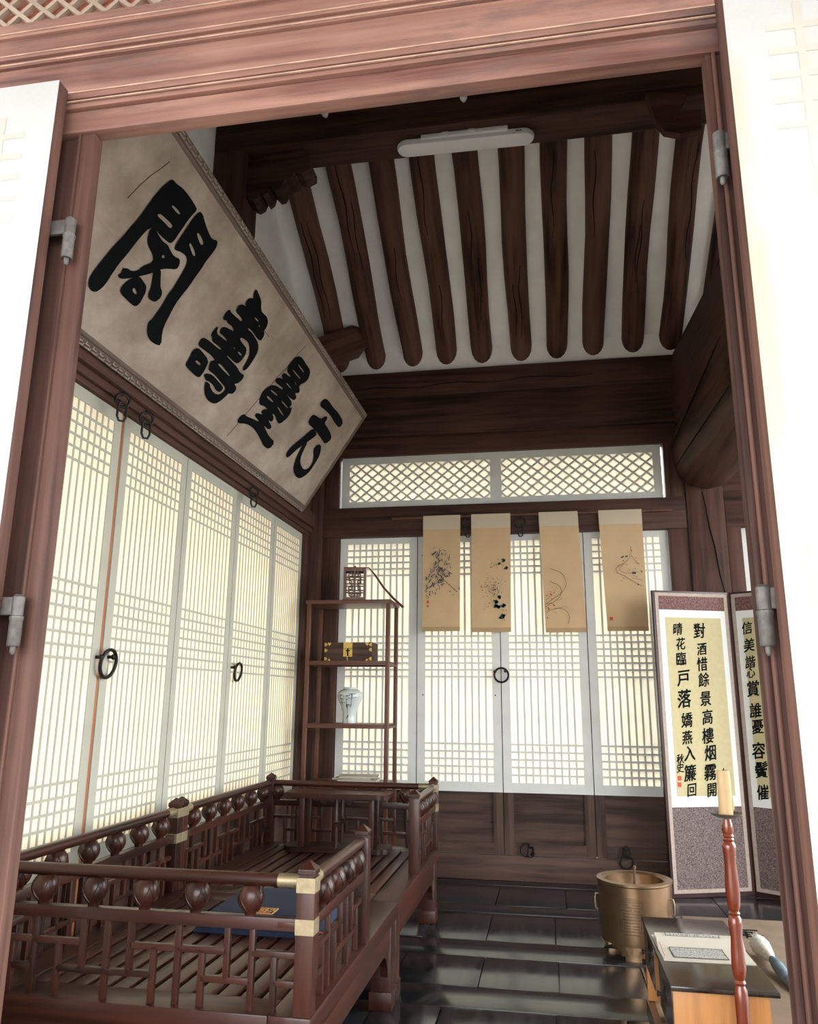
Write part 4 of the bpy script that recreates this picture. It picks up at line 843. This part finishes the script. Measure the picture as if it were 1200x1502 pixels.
# ================================================================== BRAZIER
bz = thing('brazier', 'round brass brazier with engraved longevity mark and stepped feet', 'brazier', (.322, 3.615, 0))
Rb = .147; Hb = .278
def arcwall(b, a0, a1, z0, z1, r0, r1, n=6):
    v = []; f = []
    for k in range(n+1):
        a = a0+(a1-a0)*k/n
        for r_, z in ((r1, z0), (r1, z1), (r0, z1), (r0, z0)): v.append((r_*math.cos(a), r_*math.sin(a), z))
    for k in range(n):
        for j in range(4): f.append((k*4+j, k*4+(j+1) % 4, (k+1)*4+(j+1) % 4, (k+1)*4+j))
    f += [(0, 1, 2, 3), tuple(n*4+j for j in range(4))]; b.add(v, f)
b = B().lathe([(Rb-.02, .052), (Rb-.003, .050), (Rb-.002, .06), (Rb, .15), (Rb+.002, Hb-.012), (Rb+.006, Hb-.008), (Rb+.006, Hb), (Rb-.018, Hb+.002), (Rb-.028, Hb-.006), (Rb-.03, .20), (Rb-.05, .17), (.01, .165)], 56)
obj('bowl', b, 'brassdull', bz, smooth=True)
for c in (-1.78, .315, 2.41):
    b = B()
    for hw, z0, z1 in ((.62, .038, .052), (.46, .026, .038), (.33, .014, .026), (.22, 0, .014)): arcwall(b, c-hw, c+hw, z0, z1, Rb-.018, Rb-.003)
    obj('foot', b, 'brassdull', bz, smooth=False)
b = B(); ea = -1.78
def eseg(u0, z0, u1, z1, t=.0022):
    n = 5
    for k in range(n):
        p = []
        for q in (k/n, (k+1)/n):
            a = ea+(u0+(u1-u0)*q)/Rb; z = z0+(z1-z0)*q; p.append((( Rb+.0008)*math.cos(a), (Rb+.0008)*math.sin(a), z))
        b.bar(p[0], p[1], t, .0016, (math.cos(ea+u0/Rb), math.sin(ea+u0/Rb), 0))
for q in ((-.045, .215, .045, .215), (-.045, .205, -.01, .205), (.005, .205, .035, .205), (-.038, .195, .038, .195), (-.045, .183, .0, .183), (0, .183, 0, .190), (.01, .183, .038, .183), (-.038, .172, .034, .172), (-.032, .161, .03, .161), (-.038, .150, .034, .150), (-.03, .139, .03, .139), (-.03, .128, -.005, .128), (.004, .128, .03, .128), (-.03, .118, -.005, .118), (.004, .118, .03, .118), (-.045, .108, .045, .108), (-.045, .108, -.045, .215), (.045, .108, .045, .215), (.037, .112, .037, .175), (-.038, .118, -.038, .150), (-.02, .228, .02, .228), (-.028, .222, .028, .222), (-.03, .096, .03, .096)): eseg(*q)
obj('engraved_mark', b, 'engraved', bz)
for a, s in ((math.radians(188), 1), (math.radians(-28), 1)):
    d = Vector((math.cos(a), math.sin(a), 0)); t = Vector((-d.y, d.x, 0)); c = d*(Rb+.008)
    hd = obj('handle', B().tube([c+Vector((0, 0, .215))-d*.01, c+Vector((0, 0, .218))+d*.006, c+Vector((0, 0, .20))+d*.010, c+Vector((0, 0, .165))+d*.008, c+Vector((0, 0, .155))], .0035, 8), 'brass', bz, smooth=True)
obj('ash_bed', B().lathe([(.112, .150), (.114, .1725), (.06, .182), (.005, .186)], 28), 'ash', bz, smooth=True)
pk = thing('poker', 'thin brown fire stick standing in the brazier ash', 'fire stick', (.318, 3.60, .18))
obj('rod', B().tube([(0, 0, 0), (.004, .004, .06), (.008, .012, .135)], [.006, .005, .0045], 8), 'inkbrown', pk, smooth=True); obj('tip', B().lathe([(.004, 0), (.0065, .004), (.006, .012), (.002, .016)], 8), 'bamboo', pk, (.0085, .0125, .132))

# ================================================================== DESK, BOOK, CANDLESTICK, MAT
dk = thing('writing_desk', 'low writing desk with dark glossy top and orange wood end panel', 'desk', (.418, 2.665, 0))
hx, hy, zt = .134, .338, .28
bx('desk_top', 'desktopY', dk, -hx, hx, -hy, hy, zt-.013, zt, .003)
bx('end_panel', 'orangeZ', dk, -hx+.006, hx-.024, -hy+.012, -hy+.028, .03, zt-.013, .002); bx('end_panel', 'orangeZ', dk, -hx+.006, hx-.024, hy-.028, hy-.012, .03, zt-.013, .002)
bx('side_panel', 'orangeY', dk, hx-.036, hx-.024, -hy+.028, hy-.028, .12, zt-.013)
bx('drawer_case', 'orangeY', dk, -hx+.012, hx-.036, -hy+.028, hy-.028, .115, .127); 
for y0, y1 in ((-hy+.03, -.06), (.06, hy-.03)):
    dr = bx('drawer', 'desktopY', dk, -hx+.004, -hx+.016, y0, y1, .14, zt-.02, .002)
    bolt('pull_knob', dr, (-.014, 0, .012), .006, .014).rotation_euler = (0, -math.pi/2, 0); obj('drawer_plate', B().lathe([(.02, 0), (.02, .002)], 16), 'iron', dr, (-.006, 0, .012), rot=(0, -math.pi/2, 0))
bx('middle_panel', 'orangeY', dk, -hx+.006, -hx+.016, -.058, .058, .13, zt-.014)
bx('foot_rail', 'desktopY', dk, -hx+.002, -hx+.026, -hy+.01, hy-.01, 0, .03, .002); bx('foot_rail', 'desktopY', dk, hx-.04, hx-.02, -hy+.01, hy-.01, 0, .03, .002)
bk = thing('open_book', 'old stitched book lying open on the desk top', 'book', (.420, 2.655, zt), math.radians(1.5))
v = []; f = []; n = 16
for k in range(n+1):
    t = -1+2*k/n; z = .004+.026*math.exp(-((abs(t-.25)-.12)**2)/.02)*(1 if t > -.2 else .4); y = t*.122
    for x in (-.127, .122): v.append((x, y, z))
for k in range(n): f.append((2*k, 2*k+1, 2*k+3, 2*k+2))
m0 = len(v); v += [(p[0], p[1], .0005) for p in v]
for k in range(n): f += [(m0+2*k, m0+2*k+2, m0+2*k+3, m0+2*k+1), (2*k, 2*k+2, m0+2*k+2, m0+2*k), (2*k+1, m0+2*k+1, m0+2*k+3, 2*k+3)]
f += [(0, m0, m0+1, 1), (2*n, 2*n+1, m0+2*n+1, m0+2*n)]
obj('pages', B().add(v, f), 'page', bk, smooth=True)
def bz_(y): t = y/.122; return .0046+.026*math.exp(-((abs(t-.25)-.12)**2)/.02)*(1 if t > -.2 else .4)
for y0, y1, x0, x1 in ((.022, .058, -.095, .06), (-.10, -.012, -.095, .055)):
    v = []; f = []; n = 8
    for k in range(n+1):
        y = y0+(y1-y0)*k/n
        for x in (x0, x1): v.append((x, y, bz_(y)+.0006))
    for k in range(n): f.append((2*k, 2*k+1, 2*k+3, 2*k+2))
    obj('printed_text', B().add(v, f), 'print_page', bk)
    b = B()
    for a, c in (((x0, y0), (x1, y0)), ((x1, y0), (x1, y1)), ((x0, y1), (x1, y1)), ((x0, y0), (x0, y1))):
        for k in range(6):
            p = [(a[0]+(c[0]-a[0])*q/6, a[1]+(c[1]-a[1])*q/6) for q in (k, k+1)]; b.bar((*p[0], bz_(p[0][1])+.001), (*p[1], bz_(p[1][1])+.001), .0012, .0006, (0, 0, 1))
    obj('page_border', b, 'ink', bk)
obj('binding_thread', B().tube([(-.122, -.10, .0075), (-.12, .0, bz_(0)), (-.122, .10, bz_(.1))], .0008, 6), 'seal', bk)
cs = thing('candlestick', 'tall turned red wooden candlestick holding a thick yellowed candle', 'candlestick', (.412, 2.10, 0))
prof = [(.085, 0), (.085, .015), (.06, .025), (.035, .045), (.018, .07), (.012, .09), (.0145, .12), (.0155, .17), (.013, .22), (.0115, .245), (.0125, .25), (.010, .255), (.0125, .262), (.0155, .275), (.0165, .30), (.0145, .335), (.0125, .365), (.0115, .378), (.0125, .383), (.0095, .388), (.0125, .395), (.0150, .41), (.0150, .45), (.0130, .50), (.0120, .520), (.0128, .545), (.0108, .550), (.0122, .556), (.0105, .562), (.0122, .568), (.0108, .575), (.0122, .582), (.0125, .60), (.0100, .66), (.0085, .705)]
kz = lambda z: z
pr2 = []
# profile fitted to the ring heights seen in the photo
rings = [(1198, 1), (1226, 0)]
def zpx(y): return atY(1066+(y-1198)*.073, y, 2.10).z
keys = [(1502, .0135), (1470, .0140), (1452, .0130), (1445, .0095), (1441, .0120), (1437, .0095), (1432, .0125), (1420, .0150), (1400, .0140), (1375, .0118), (1355, .0145), (1346, .0130), (1342, .0095), (1339, .0120), (1336, .0095), (1330, .0125), (1315, .0150), (1295, .0148), (1275, .0128), (1262, .0125), (1247, .0138), (1240, .0150), (1237, .0130), (1234, .0105), (1231, .0122), (1228, .0105), (1226, .0122), (1223, .0105), (1219, .0125), (1208, .0108), (1201, .0085)]
pr2 = [(.085, 0), (.085, .015), (.06, .025), (.035, .045), (.018, .07), (.012, .09), (.0145, .12), (.0155, .17), (.0135, .225)]+[(r_*1.08, zpx(y)) for y, r_ in keys if zpx(y) > .23]
obj('stem', B().lathe(pr2, 22), 'candleZ', cs, smooth=True)
zd = zpx(1200)
obj('drip_dish', B().lathe([(.010, zd), (.024, zd+.002), (.036, zd+.009), (.0375, zd+.012), (.035, zd+.011), (.022, zd+.005), (.005, zd+.004)], 28), 'dish', cs, smooth=True)
cn = thing('candle', 'thick yellowed wax candle on the drip dish of the candlestick', 'candle', (.412, 2.10, zd+.006))
obj('wax', B().lathe([(.0165, 0), (.016, .03), (.0155, .07), (.015, .098), (.0135, .104), (.008, .102), (.002, .099)], 20, mod=lambda a, z: 1+.04*math.sin(3*a+z*40)+.02*math.sin(7*a)), 'wax', cn, smooth=True)
obj('wick', B().tube([(0, 0, .098), (.001, 0, .104), (.003, 0, .109)], .0012, 6), 'ink', cn)
obj('wax_drip', B().lathe([(.002, .012), (.0035, .016), (.0028, .03), (.001, .045)], 8, cx=.0160, cy=-.004), 'wax', cn, smooth=True)
mt = thing('floor_mat', 'brown paper floor mat with dark lettering beside the desk', 'mat', (.95, 3.45, 0))
bx('mat_sheet', 'mat', mt, -.375, .40, -.95, .705, .001, .016, .004)
b = B()
for pts, wd in (([(345, 425), (610, 435)], 2.0), ([(370, 465), (560, 470)], 1.6), ([(370, 520), (590, 560)], 1.6), ([(420, 450), (470, 580)], 1.6), ([(520, 480), (600, 560)], 1.6), ([(360, 500), (540, 510)], 1.2), ([(650, 520), (740, 540)], 1.6), ([(680, 530), (730, 580)], 1.6), ([(590, 430), (620, 445)], 2.4)):
    P = [atZ(1060+x*.0799, 1330+y*.0799, .017)-Vector((.95, 3.45, 0)) for x, y in pts]; b.bar(P[0], P[1], wd*.007, .0012, (0, 0, 1))
obj('lettering', b, 'ink', mt)
bs = thing('brush', 'large brush with white bristles and blue-grey handle beside the desk', 'brush', (.80, 3.40, .016))
c0 = atZ(1113, 1385, .06)-Vector(bs.location); c1_ = atZ(1134, 1408, .05)-Vector(bs.location); c2_ = atZ(1152, 1432, .035)-Vector(bs.location)
ax = (c1_-c0).normalized()
b = B().tube([c0, c0+ax*.03, c0+ax*.08, c1_], [.034, .036, .028, .012], 12)
obj('bristle_core', b, 'bristle', bs, smooth=True)
b = B()
for k in range(120):
    a = R.uniform(0, 6.28); t = ax.cross(Vector((0, 0, 1))).normalized(); u_ = t.cross(ax); rr_ = R.uniform(.02, .036); dd = t*math.cos(a)+u_*math.sin(a)
    b.bar(c1_+dd*rr_*.3, c0+dd*rr_-ax*R.uniform(0, .03), .003, .003, dd)
o = obj('bristles', b, 'bristle', bs); o['kind'] = 'stuff'
obj('handle', B().tube([c1_-ax*.01, c1_+(c2_-c1_)*.4, c2_, c2_+(c2_-c1_)*1.6], [.013, .022, .020, .010], 12), 'bluegrey', bs, smooth=True)
